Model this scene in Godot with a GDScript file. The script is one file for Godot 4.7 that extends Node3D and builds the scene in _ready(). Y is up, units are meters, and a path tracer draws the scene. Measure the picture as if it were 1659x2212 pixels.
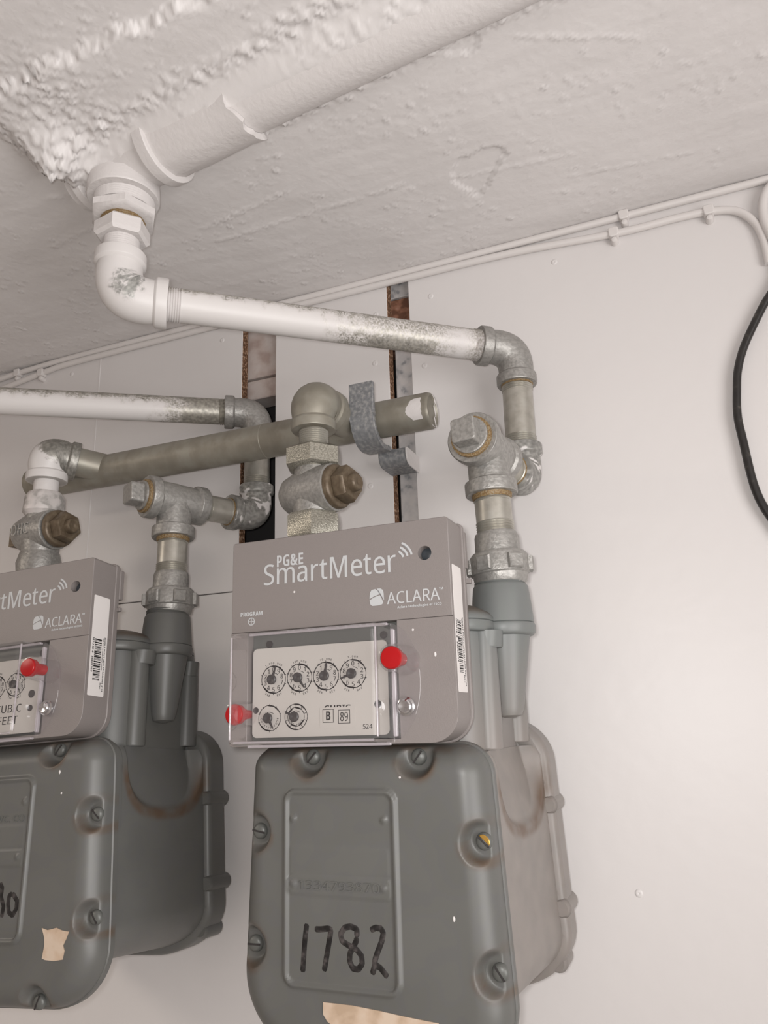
extends Node3D
# Gas meters on a painted wall under a plastered ceiling. Metres, y up. OFF lifts the survey frame (origin: top left corner of the right meter's module) to room height.
const OFF := Vector3(0, 1.6, 0)
const WALL := -0.25
const CEIL := 0.393

# ---------------------------------------------------------------- mesh builder
class MB:
	var p := PackedVector3Array()
	var t := PackedVector2Array()
	var c := PackedColorArray()
	var tint := Color.WHITE
	func tri(a: Vector3, b: Vector3, d: Vector3, ua := Vector2.ZERO, ub := Vector2.ZERO, ud := Vector2.ZERO) -> void:
		p.append(a); p.append(b); p.append(d)
		t.append(ua); t.append(ub); t.append(ud)
		c.append(tint); c.append(tint); c.append(tint)
	func quad(a: Vector3, b: Vector3, d: Vector3, e: Vector3, ua := Vector2.ZERO, ub := Vector2.ZERO, ud := Vector2.ZERO, ue := Vector2.ZERO) -> void:
		tri(a, b, d, ua, ub, ud)
		tri(a, d, e, ua, ud, ue)
	# rings: Array of PackedVector3Array (equal sizes, closed), outside is on the right-hand side of ring x advance
	func loft(rings: Array, cap0 := true, cap1 := true, vs: Array = []) -> void:
		var n: int = rings[0].size()
		for i in rings.size() - 1:
			var a: PackedVector3Array = rings[i]
			var b: PackedVector3Array = rings[i + 1]
			var v0: float = vs[i] if vs else float(i) / (rings.size() - 1)
			var v1: float = vs[i + 1] if vs else float(i + 1) / (rings.size() - 1)
			for j in n:
				var k := (j + 1) % n
				var u0 := float(j) / n
				var u1 := float(j + 1) / n
				quad(a[j], a[k], b[k], b[j], Vector2(u0, v0), Vector2(u1, v0), Vector2(u1, v1), Vector2(u0, v1))
		if cap0: fan(rings[0], true)
		if cap1: fan(rings[-1], false)
	func fan(r: PackedVector3Array, back: bool) -> void:
		var m := Vector3.ZERO
		for q in r: m += q
		m /= r.size()
		for j in r.size():
			var k := (j + 1) % r.size()
			if back: tri(m, r[k], r[j])
			else: tri(m, r[j], r[k])
	func ring(o: Vector3, ux: Vector3, vx: Vector3, r: float, n: int, ph := 0.0) -> PackedVector3Array:
		var out := PackedVector3Array()
		for j in n:
			var a := TAU * j / n + ph
			out.append(o + (ux * cos(a) + vx * sin(a)) * r)
		return out
	# prof: [[h, r], ...] along ax from o
	func lathe(o: Vector3, ax: Vector3, prof: Array, n := 28, ph := 0.0, ref := Vector3.UP) -> void:
		ax = ax.normalized()
		if absf(ax.dot(ref)) > 0.95: ref = Vector3.FORWARD
		var ux := (ref - ax * ax.dot(ref)).normalized()
		var vx := ax.cross(ux)
		var rings := []
		var vs := []
		for q in prof:
			rings.append(ring(o + ax * q[0], ux, vx, maxf(q[1], 0.00002), n, ph))
			vs.append((q[0] - prof[0][0]) / maxf(prof[-1][0] - prof[0][0], 1e-6))
		loft(rings, true, true, vs)
	func sweep(pts: Array, rad: Array, n := 24, ref := Vector3.UP, flat := 1.0) -> void:
		var rings := []
		var u := Vector3.ZERO
		var vs := []
		var len := 0.0
		for i in pts.size():
			var d: Vector3 = (pts[mini(i + 1, pts.size() - 1)] - pts[maxi(i - 1, 0)]).normalized()
			if i == 0:
				if absf(d.dot(ref)) > 0.95: ref = Vector3.FORWARD
				u = ref
			else: len += pts[i].distance_to(pts[i - 1])
			u = (u - d * d.dot(u)).normalized()
			var v := d.cross(u)
			rings.append(ring(pts[i], u * flat, v, rad[i], n))
			vs.append(len)
		for i in vs.size(): vs[i] /= maxf(len, 1e-6)
		loft(rings, true, true, vs)
	func box(a: Vector3, b: Vector3, bev := 0.0) -> void:
		if bev <= 0.0:
			var q := [Vector3(a.x, a.y, a.z), Vector3(b.x, a.y, a.z), Vector3(b.x, b.y, a.z), Vector3(a.x, b.y, a.z), Vector3(a.x, a.y, b.z), Vector3(b.x, a.y, b.z), Vector3(b.x, b.y, b.z), Vector3(a.x, b.y, b.z)]
			quad(q[4], q[5], q[6], q[7]); quad(q[1], q[0], q[3], q[2])
			quad(q[5], q[1], q[2], q[6]); quad(q[0], q[4], q[7], q[3])
			quad(q[7], q[6], q[2], q[3]); quad(q[0], q[1], q[5], q[4])
			return
		prism(PackedVector2Array([Vector2(a.x, a.y), Vector2(b.x, a.y), Vector2(b.x, b.y), Vector2(a.x, b.y)]), a.z, b.z, bev)
	# outline (counter-clockwise in xy) extruded from z0 up to z1 with bevelled front and back edges; transform applied last
	func prism(o: PackedVector2Array, z0: float, z1: float, bev := 0.0, tr := Transform3D(), steps := 1, cap0 := true) -> void:
		var rings := []
		if bev > 0.0:
			rings.append(lift(inset(o, bev), z0, tr))
			rings.append(lift(o, z0 + bev, tr))
			for s in steps:
				var a := PI / 2 * s / steps
				rings.append(lift(inset(o, bev * (1 - cos(a))), z1 - bev + bev * sin(a), tr))
			rings.append(lift(inset(o, bev), z1, tr))
		else:
			rings = [lift(o, z0, tr), lift(o, z1, tr)]
		loft(rings, false, false)
		for e in [[rings[0], true], [rings[-1], false]]:
			if e[1] and not cap0: continue
			var flat2 := inset(o, bev) if bev > 0.0 else o
			var idx := Geometry2D.triangulate_polygon(flat2)
			for i in range(0, idx.size(), 3):
				var r: PackedVector3Array = e[0]
				var x := idx[i]; var y := idx[i + 1]; var z := idx[i + 2]
				var ccw := (flat2[y] - flat2[x]).cross(flat2[z] - flat2[x]) > 0
				if ccw != e[1]: tri(r[x], r[y], r[z])
				else: tri(r[x], r[z], r[y])
	static func lift(o: PackedVector2Array, z: float, tr: Transform3D) -> PackedVector3Array:
		var out := PackedVector3Array()
		for q in o: out.append(tr * Vector3(q.x, q.y, z))
		return out
	static func inset(o: PackedVector2Array, d: float) -> PackedVector2Array:
		var out := PackedVector2Array()
		var n := o.size()
		for i in n:
			var a := (o[i] - o[(i + n - 1) % n]).normalized()
			var b := (o[(i + 1) % n] - o[i]).normalized()
			var na := Vector2(-a.y, a.x)
			var nb := Vector2(-b.y, b.x)
			var m := na + nb
			var k := m.length_squared()
			out.append(o[i] + (m * (2.0 / k) * d if k > 0.2 else na * d))
		return out
	func append_arrays(s: Array, tr: Transform3D) -> void:
		var v: PackedVector3Array = s[Mesh.ARRAY_VERTEX]
		var idx: PackedInt32Array = s[Mesh.ARRAY_INDEX] if s[Mesh.ARRAY_INDEX] != null else PackedInt32Array(range(v.size()))
		for i in range(0, idx.size(), 3):
			tri(tr * v[idx[i]], tr * v[idx[i + 2]], tr * v[idx[i + 1]])
	func move(tr: Transform3D) -> MB:
		for i in p.size(): p[i] = tr * p[i]
		return self
	func paint(f: Callable) -> MB:
		for i in p.size(): c[i] = f.call(p[i])
		return self
	# normals: average of the faces round a point that turn less than the crease angle
	func mesh(crease := 42.0) -> ArrayMesh:
		var fn := PackedVector3Array()
		var near := {}
		var limit := cos(deg_to_rad(crease))
		var n := p.size() / 3
		for i in n:
			var w := (p[i * 3 + 1] - p[i * 3]).cross(p[i * 3 + 2] - p[i * 3])
			fn.append(w)
			for k in 3:
				var key := Vector3i((p[i * 3 + k] * 50000.0).round())
				if near.has(key): near[key].append(i)
				else: near[key] = [i]
		var q := PackedVector3Array(); var nn := PackedVector3Array(); var uv := PackedVector2Array(); var cc := PackedColorArray()
		for i in n:
			var own := fn[i].normalized()
			if own == Vector3.ZERO: continue
			for k in [0, 2, 1]:
				var at: int = i * 3 + k
				var sum := Vector3.ZERO
				for j in near[Vector3i((p[at] * 50000.0).round())]:
					if fn[j].normalized().dot(own) > limit: sum += fn[j]
				q.append(p[at]); nn.append(sum.normalized() if sum.length_squared() > 0 else own); uv.append(t[at]); cc.append(c[at])
		var a := []
		a.resize(Mesh.ARRAY_MAX)
		a[Mesh.ARRAY_VERTEX] = q; a[Mesh.ARRAY_NORMAL] = nn; a[Mesh.ARRAY_TEX_UV] = uv; a[Mesh.ARRAY_COLOR] = cc
		var m := ArrayMesh.new()
		m.add_surface_from_arrays(Mesh.PRIMITIVE_TRIANGLES, a)
		return m

# ---------------------------------------------------------------- scene helpers
var taken := {}
var base_of := {}
var M := {}
var sans: SystemFont
var sans_bold: SystemFont
var cap_of := {}

func numbered(called: String) -> String:
	var n: int = taken.get(called, 0)
	taken[called] = n + 1
	return called if n == 0 else "%s_%03d" % [called, n]

func thing(called: String, label: String, category: String, at := Vector3.ZERO, group := "", kind := "") -> Node3D:
	var o := Node3D.new()
	o.name = numbered(called)
	add_child(o)
	o.position = at + OFF
	base_of[o] = at
	if label: o.set_meta("label", label)
	if category: o.set_meta("category", category)
	if group: o.set_meta("group", group)
	if kind: o.set_meta("kind", kind)
	return o

func obj(called: String, m: Variant, mat: Material, parent: Node3D, label := "", crease := 42.0) -> MeshInstance3D:
	var o := MeshInstance3D.new()
	o.name = called
	o.mesh = m.mesh(crease) if m is MB else m
	o.material_override = mat
	parent.add_child(o, true)
	if base_of.has(parent): o.position = -base_of[parent]
	if label: o.set_meta("label", label)
	return o

func sub(called: String, m: Variant, mat: Material, parent: Node3D, label := "") -> MeshInstance3D:   # a sub-part shares its part's axes
	return obj(called, m, mat, parent, label)

func rr(x0: float, y0: float, x1: float, y1: float, r: Array, n := 8) -> PackedVector2Array:   # rounded rectangle, counter-clockwise from bottom left; r = [bl, br, tr, tl]
	var out := PackedVector2Array()
	var cs := [[Vector2(x0, y0), Vector2(1, 1), PI], [Vector2(x1, y0), Vector2(-1, 1), -PI / 2], [Vector2(x1, y1), Vector2(-1, -1), 0.0], [Vector2(x0, y1), Vector2(1, -1), PI / 2]]
	for i in 4:
		var q: float = r[i]
		if q <= 0.0:
			out.append(cs[i][0])
			continue
		for k in n + 1:
			var a: float = cs[i][2] + PI / 2 * k / n
			out.append(cs[i][0] + cs[i][1] * q + Vector2(cos(a), sin(a)) * q)
	return out

func text_arrays(s: String, bold: bool) -> Array:
	var tm := TextMesh.new()
	tm.font = sans_bold if bold else sans
	tm.font_size = 48
	tm.pixel_size = 0.01
	tm.depth = 1.0
	tm.curve_step = 2.0
	tm.horizontal_alignment = HORIZONTAL_ALIGNMENT_LEFT
	tm.vertical_alignment = VERTICAL_ALIGNMENT_TOP
	tm.text = s
	return tm.surface_get_arrays(0)

func bounds(a: Array) -> AABB:
	var v: PackedVector3Array = a[Mesh.ARRAY_VERTEX]
	var b := AABB(v[0], Vector3.ZERO)
	for q in v: b = b.expand(q)
	return b

# text between x0 and x1 (x1 <= x0: natural width), baseline y, capital height cap, set at angle about (x0, y)
func write(mb: MB, s: String, x0: float, x1: float, y: float, cap: float, z: float, bold := false, tr := Transform3D(), deep := 0.0003, centre := false) -> void:
	if not cap_of.has(bold): cap_of[bold] = bounds(text_arrays("H", bold))
	var h: AABB = cap_of[bold]
	var a := text_arrays(s, bold)
	var b := bounds(a)
	var k := cap / h.size.y
	var kx := (x1 - x0) / b.size.x if x1 > x0 else k
	var left := x0 - (b.size.x * kx / 2 if centre else 0.0)
	var place := Transform3D(Basis(Vector3(kx, 0, 0), Vector3(0, k, 0), Vector3(0, 0, deep)), Vector3(left - b.position.x * kx, y - h.position.y * k, z + deep / 2))
	mb.append_arrays(a, tr * place)

func noise(s: int, f: float, kind := FastNoiseLite.TYPE_SIMPLEX_SMOOTH, oct := 3) -> FastNoiseLite:
	var n := FastNoiseLite.new()
	n.seed = s; n.frequency = f; n.noise_type = kind; n.fractal_octaves = oct
	return n

func noise_tex(s: int, f: float, cols: Array, offs: Array, size := 256, oct := 4, kind := FastNoiseLite.TYPE_SIMPLEX_SMOOTH) -> NoiseTexture2D:
	var n := NoiseTexture2D.new()
	n.noise = noise(s, f, kind, oct)
	n.width = size; n.height = size; n.seamless = true
	var g := Gradient.new()
	g.colors = PackedColorArray(cols); g.offsets = PackedFloat32Array(offs)
	n.color_ramp = g
	return n

func mat(col: Color, rough := 0.5, metal := 0.0, tex: Texture2D = null, scale := 20.0, bump: Texture2D = null, deep := 0.0) -> StandardMaterial3D:
	var m := StandardMaterial3D.new()
	m.albedo_color = col; m.roughness = rough; m.metallic = metal
	if tex: m.albedo_texture = tex
	if bump:
		m.heightmap_enabled = true; m.heightmap_texture = bump; m.heightmap_scale = deep
	if tex or bump:
		m.uv1_triplanar = true; m.uv1_scale = Vector3.ONE * scale
	return m

# metal with white paint over it: f(u, v) gives the share of paint, u round the piece and v along it
func painted(f: Callable, w: int, h: int, seed_at: int, white := Color(0.83, 0.812, 0.805), metal := Color(0.64, 0.625, 0.59), grain := 1.2) -> StandardMaterial3D:
	var al := PackedByteArray(); var me := PackedByteArray()
	al.resize(w * h * 3); me.resize(w * h * 3)
	var n := noise(seed_at, 0.05, FastNoiseLite.TYPE_SIMPLEX_SMOOTH, 2)
	var sp := noise(seed_at + 500, 0.33, FastNoiseLite.TYPE_SIMPLEX_SMOOTH, 2)
	for y in h:
		for x in w:
			var a := TAU * x / w
			var k := n.get_noise_3d(cos(a) * w / TAU, sin(a) * w / TAU, y)
			var s: float = f.call(float(x) / w, float(y) / h, k)
			s = clampf(s + grain * sp.get_noise_3d(cos(a) * w / TAU, sin(a) * w / TAU, y) * (1.0 - absf(2.0 * clampf(s, 0, 1) - 1.0)), 0.0, 1.0)
			var tone := 1.0 + 0.22 * n.get_noise_3d(cos(a) * w / 2.0, sin(a) * w / 2.0, y * 3.0 + 900.0)
			var c := (metal * tone).lerp(white, s)
			var i := (y * w + x) * 3
			al[i] = int(clampf(c.r, 0, 1) * 255); al[i + 1] = int(clampf(c.g, 0, 1) * 255); al[i + 2] = int(clampf(c.b, 0, 1) * 255)
			var mm := int((1.0 - s) * 0.55 * 255)
			me[i] = mm; me[i + 1] = mm; me[i + 2] = mm
	var m := StandardMaterial3D.new()
	m.albedo_texture = ImageTexture.create_from_image(Image.create_from_data(w, h, false, Image.FORMAT_RGB8, al))
	m.metallic_texture = ImageTexture.create_from_image(Image.create_from_data(w, h, false, Image.FORMAT_RGB8, me))
	m.metallic = 1.0
	m.roughness = 0.45
	return m

# ---------------------------------------------------------------- pipe fittings
func threads(a: float, b: float, r: float) -> Array:   # a lathe profile of pipe threads from a to b
	var out := []
	var n := maxi(int(absf(b - a) / 0.0011), 2)
	for i in n + 1:
		out.append([lerpf(a, b, float(i) / n), r + (0.0007 if i % 2 else -0.0006)])
	return out

func nipple(a: Vector3, b: Vector3, r: float, t0: float, t1: float) -> MB:   # pipe from a to b, its first t0 and last t1 metres threaded
	var l := a.distance_to(b)
	var pr := []
	if t0 > 0: pr.append_array(threads(0.0, t0, r))
	else: pr.append([0.0, r])
	pr.append([t0 + 0.0006, r]); pr.append([l - t1 - 0.0006, r])
	if t1 > 0: pr.append_array(threads(l - t1, l, r))
	else: pr.append([l, r])
	var mb := MB.new()
	mb.lathe(a, b - a, pr, 32)
	return mb

func elbow(c: Vector3, d1: Vector3, d2: Vector3, l: float, rb: float, rband: float, band: float, bulge := 0.0) -> MB:
	d1 = d1.normalized(); d2 = d2.normalized()
	var pts := []; var rad := []
	var arc := l - band - 0.003
	for q in [[0.0, rband * 0.8], [0.0001, rband * 0.97], [0.0012, rband], [band - 0.001, rband], [band, rband * 0.985], [band + 0.002, rb]]:
		pts.append(c + d1 * (l - q[0])); rad.append(q[1])
	var n := 12
	for i in n + 1:
		var t := float(i) / n
		var a := c + d1 * arc
		var b := c + d2 * arc
		var q := a.lerp(c, t).lerp(c.lerp(b, t), t)
		var out := (a + b) / 2 - c
		q -= out * 0.10 * sin(PI * t)
		pts.append(q); rad.append(rb + bulge * sin(PI * t))
	for q in [[band + 0.002, rb], [band, rband * 0.985], [band - 0.001, rband], [0.0012, rband], [0.0001, rband * 0.97], [0.0, rband * 0.8]]:
		pts.append(c + d2 * (l - q[0])); rad.append(q[1])
	var mb := MB.new()
	mb.sweep(pts, rad, 32)
	return mb

func hub(mb: MB, c: Vector3, d: Vector3, l: float, rb: float, rband: float, band: float) -> void:   # one arm of a tee, from its middle out
	mb.lathe(c, d, [[0.0, rb], [l - band - 0.002, rb], [l - band, rband * 0.985], [l - band + 0.001, rband], [l - 0.0012, rband], [l, rband * 0.96], [l, rband * 0.8]], 32)

func hexbar(mb: MB, o: Vector3, d: Vector3, h: float, r: float, sides := 6, ph := 0.0, ch := 0.002) -> void:
	mb.lathe(o, d, [[0.0, r * 0.88], [ch, r], [h - ch, r], [h, r * 0.88]], sides, ph)

# ---------------------------------------------------------------- meter shapes
func sd_round(p: Vector2, c: Vector2, h: Vector2, r: Array) -> float:   # r: [tr, br, tl, bl]
	p -= c
	var q: float = (r[0] if p.y > 0 else r[1]) if p.x > 0 else (r[2] if p.y > 0 else r[3])
	var d := p.abs() - h + Vector2(q, q)
	return minf(maxf(d.x, d.y), 0.0) + Vector2(maxf(d.x, 0), maxf(d.y, 0)).length() - q

const BX0 := 0.0095
const BX1 := 0.2075
const BY0 := -0.3925
const BY1 := -0.1705
func taper(x: float, y: float) -> float:
	return 0.1085 + (x - 0.1085) * (1.0 + 0.42 * (BY1 - y))
func untaper(x: float, y: float) -> float:
	return 0.1085 + (x - 0.1085) / (1.0 + 0.42 * (BY1 - y))
func body_sd(x: float, y: float) -> float:
	return sd_round(Vector2(untaper(x, y), y), Vector2((BX0 + BX1) / 2, (BY0 + BY1) / 2), Vector2((BX1 - BX0) / 2, (BY1 - BY0) / 2), [0.022, 0.05, 0.016, 0.062])
func body_outline(grow: float, n := 14) -> PackedVector2Array:
	var o := rr(BX0, BY0, BX1, BY1, [0.062, 0.05, 0.022, 0.016], n)
	var dense := PackedVector2Array()
	for i in o.size():
		var a := o[i]
		var b := o[(i + 1) % o.size()]
		var k := maxi(int(a.distance_to(b) / 0.0028), 1)
		for s in k: dense.append(a.lerp(b, float(s) / k))
	for i in dense.size(): dense[i].x = taper(dense[i].x, dense[i].y)
	return MB.inset(dense, -grow)

func shorter(y: float, k: float) -> float:   # the middle casting and the back cover end higher than the front cover
	return y if y > -0.30 else -0.30 + (y + 0.30) * k

const SCREWS := [Vector2(0.2025, -0.238), Vector2(0.2085, -0.3215), Vector2(0.0175, -0.2345), Vector2(0.0145, -0.316), Vector2(0.0654, -0.1785), Vector2(0.1553, -0.1795), Vector2(0.0654, -0.3855), Vector2(0.1565, -0.3855)]

func ss(a: float, b: float, x: float) -> float:
	return smoothstep(a, b, x)

func cover_z(x: float, y: float) -> float:
	var d := -body_sd(x, y)
	var r := 0.021
	var z := -0.0105
	if d < r:
		var e := clampf((r - d) / r, 0.0, 1.0)
		z -= 0.0235 * (1.0 - sqrt(maxf(1.0 - e * e, 0.0)))
	for s in SCREWS:
		var q := Vector2(x, y).distance_to(s)
		if q < 0.017:
			var seat := minf(z, -0.0225)
			z = lerpf(seat, z, ss(0.0098, 0.0158, q))
	# raised frame round the number plate
	var fr := absf(sd_round(Vector2(x, y), Vector2(0.0925, -0.271), Vector2(0.0455, 0.0675), [0.008, 0.008, 0.008, 0.008]))
	z += 0.0022 * (1.0 - ss(0.0008, 0.0026, fr))
	if sd_round(Vector2(x, y), Vector2(0.0925, -0.271), Vector2(0.0455, 0.0675), [0.008, 0.008, 0.008, 0.008]) < 0.0: z += 0.0003
	# raised strip that carries the cast number, and a flat field above it
	z += 0.0009 * (1.0 - ss(-0.0003, 0.0009, sd_round(Vector2(x, y + (x - 0.05) * 0.01), Vector2(0.0912, -0.2702), Vector2(0.0425, 0.0066), [0.0025, 0.0025, 0.006, 0.006])))
	z += 0.0004 * (1.0 - ss(-0.0002, 0.0008, sd_round(Vector2(x, y), Vector2(0.0915, -0.2535), Vector2(0.041, 0.0095), [0.001, 0.001, 0.001, 0.001])))
	for s in [Vector2(0.0535, -0.2235), Vector2(0.1298, -0.2235)]:
		z += 0.0014 * (1.0 - ss(0.0018, 0.003, Vector2(x, y).distance_to(s)))
	for s in [Vector2(0.0542, -0.2697), Vector2(0.1285, -0.2702)]:
		z += 0.0011 * (1.0 - ss(0.0018, 0.003, Vector2(x, y).distance_to(s)))
	return z

func cover_mesh(tone: Callable) -> ArrayMesh:
	var st := 0.0014
	var nx := int(0.24 / st)
	var ny := int(0.238 / st)
	var v := PackedVector3Array(); var keep := PackedFloat32Array()
	for j in ny + 1:
		for i in nx + 1:
			var x := -0.012 + i * st
			var y := -0.402 + j * st
			var d := body_sd(x, y)
			keep.append(d)
			if d > 0.0:
				var e := 0.0003
				var g := Vector2(body_sd(x + e, y) - d, body_sd(x, y + e) - d).normalized()
				x -= g.x * d; y -= g.y * d
			v.append(Vector3(x, y, cover_z(x, y) if d < 0.0 else -0.034))
	var idx := PackedInt32Array()
	var nn := PackedVector3Array()
	nn.resize(v.size())
	for j in ny:
		for i in nx:
			var a := j * (nx + 1) + i
			var q := [a, a + 1, a + nx + 2, a + nx + 1]
			if minf(minf(keep[q[0]], keep[q[1]]), minf(keep[q[2]], keep[q[3]])) > 0.0: continue
			for tr in [[0, 1, 2], [0, 2, 3]]:
				var p0 := v[q[tr[0]]]; var p1 := v[q[tr[1]]]; var p2 := v[q[tr[2]]]
				var w := (p1 - p0).cross(p2 - p0)
				if w.length() < 1e-12: continue
				for k in 3: nn[q[tr[k]]] += w
				idx.append(q[tr[0]]); idx.append(q[tr[2]]); idx.append(q[tr[1]])
	var cc := PackedColorArray()
	for i in v.size():
		nn[i] = nn[i].normalized()
		cc.append(tone.call(v[i]))
	var a := []
	a.resize(Mesh.ARRAY_MAX)
	a[Mesh.ARRAY_VERTEX] = v; a[Mesh.ARRAY_NORMAL] = nn; a[Mesh.ARRAY_INDEX] = idx; a[Mesh.ARRAY_COLOR] = cc
	var m := ArrayMesh.new()
	m.add_surface_from_arrays(Mesh.PRIMITIVE_TRIANGLES, a)
	return m

func arch_sd(z: float, y: float) -> float:   # the round bottomed face below the upper chamber, seen from the side; negative inside
	var c := Vector2(-0.112, -0.178)
	var p := Vector2(z, y) - c
	if p.y >= 0.0: return absf(p.x) - 0.058
	return (pow(pow(absf(p.x) / 0.058, 2.8) + pow(absf(p.y) / 0.060, 2.8), 1.0 / 2.8) - 1.0) * 0.06

# ---------------------------------------------------------------- scene
func _ready() -> void:
	var cam := Camera3D.new()
	cam.name = "camera"
	add_child(cam)
	var eye := Vector3(0.3643, -0.1543, 0.5554)
	var rt := Vector3(0.92472952, -0.03114278, -0.37934872)
	var up := Vector3(0.12832205, 0.9638078, 0.2336835)
	cam.transform = Transform3D(Basis(rt, up, rt.cross(up)).orthonormalized(), eye + OFF)
	cam.keep_aspect = Camera3D.KEEP_HEIGHT
	cam.fov = rad_to_deg(2.0 * atan(1106.0 / 1662.87))
	cam.near = 0.01
	cam.current = true
	var we := WorldEnvironment.new()
	we.name = "world_environment"
	var e := Environment.new()
	e.background_mode = Environment.BG_COLOR
	e.background_color = Color(0.5, 0.5, 0.5)
	e.tonemap_mode = Environment.TONE_MAPPER_LINEAR
	e.tonemap_exposure = 1.0
	e.sdfgi_enabled = true; e.ssao_enabled = true; e.ssil_enabled = true
	we.environment = e
	add_child(we)
	# the phone's flash, a little left of and above its lens
	var fl := SpotLight3D.new()
	fl.name = "camera_flash"
	add_child(fl)
	fl.transform = Transform3D(cam.transform.basis, eye + OFF - rt * 0.013 + up * 0.009)
	fl.spot_angle = 68.0
	fl.spot_angle_attenuation = 1.0
	fl.light_color = Color(1.0, 0.995, 0.988)
	fl.light_energy = 0.216
	fl.light_size = 0.0028
	fl.spot_range = 8.0; fl.spot_attenuation = 2.0
	fl.shadow_enabled = true
	# warm fill light added to brighten the left, with a ceiling lamp as its body
	var al := AreaLight3D.new()
	al.name = "added_fill_light"
	add_child(al)
	al.area_size = Vector2(0.5, 0.5)
	al.transform = Transform3D(Basis(Vector3(1, 0, 0), Vector3(0, 0, -1), Vector3(0, 1, 0)), Vector3(-1.15, 1.93, 0.8))
	al.light_color = Color(1.0, 0.95, 0.89)
	al.light_energy = 0.72
	al.set("area_range", 8.0)
	al.shadow_enabled = true
	sans = SystemFont.new(); sans.font_names = PackedStringArray(["Droid Sans"])
	sans_bold = SystemFont.new(); sans_bold.font_names = PackedStringArray(["Droid Sans"]); sans_bold.font_weight = 700
	# side light from the right, with an added window as its source
	var wl := AreaLight3D.new()
	wl.name = "added_side_light"
	add_child(wl)
	wl.area_size = Vector2(1.2, 1.0)
	wl.transform = Transform3D(Basis(Vector3(0, 0, -1), Vector3(0, 1, 0), Vector3(1, 0, 0)), Vector3(1.37, 1.25, 0.95))
	wl.light_color = Color(1.0, 0.99, 0.985)
	wl.light_energy = 2.14
	wl.set("area_range", 8.0)
	wl.shadow_enabled = true
	materials()
	room()
	wall_back()
	ceiling()
	ceiling_main()
	var left := Transform3D(Basis(Vector3(0.9969, 0.0502, -0.0613), Vector3(-0.0546, 0.996, -0.0714), Vector3(0.0575, 0.0745, 0.9956)).orthonormalized(), Vector3(-0.3723, 0.0035, -0.0154))
	gas_line(false, Vector3(0.2080, -0.0395, -0.11), Vector3(0.2032, 0.0885, -0.11), Vector3(0.2155, 0.0845, -0.213), Vector3(0.2165, 0.236, -0.213), Vector3(-0.109, 0.2465, 0.040))
	gas_line(true, left * Vector3(0.2076, -0.0387, -0.112), Vector3(-0.1745, 0.0995, -0.144), Vector3(-0.127, 0.0985, -0.244), Vector3(-0.127, 0.237, -0.244), Vector3(-0.850, 0.237, 0.2425))
	manifold()
	valve(false, Vector3(0.0225, 0.0, -0.11), Vector3(0.15, -0.05, -1), Vector3(0.98, 0.0, 0.20))
	valve(true, Vector3(-0.356, 0.0, -0.128), Vector3(0.66, -0.14, -0.75), Vector3(0.99, 0.0, 0.10))
	pipe_strap()
	var m := gas_meter(false)
	var m2 := gas_meter(true)
	m2.transform = Transform3D(left.basis, left.origin + OFF)
	m.position = OFF
	var k := module(false)
	k.position = OFF
	specks(k, [[0.0600, -0.0475, 0.0], [0.1625, -0.0860, 0.0], [0.1795, -0.1055, 0.0, 1]])
	specks(m, [[0.1435, -0.1935, -0.0105], [0.1805, -0.2875, -0.0105, 1]])
	specks(m2, [[0.166, -0.200, -0.0105, 1], [0.170, -0.2185, -0.0105]])
	var k2 := module(true)
	k2.transform = Transform3D(left.basis, left.origin + OFF)
	cables()

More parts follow.
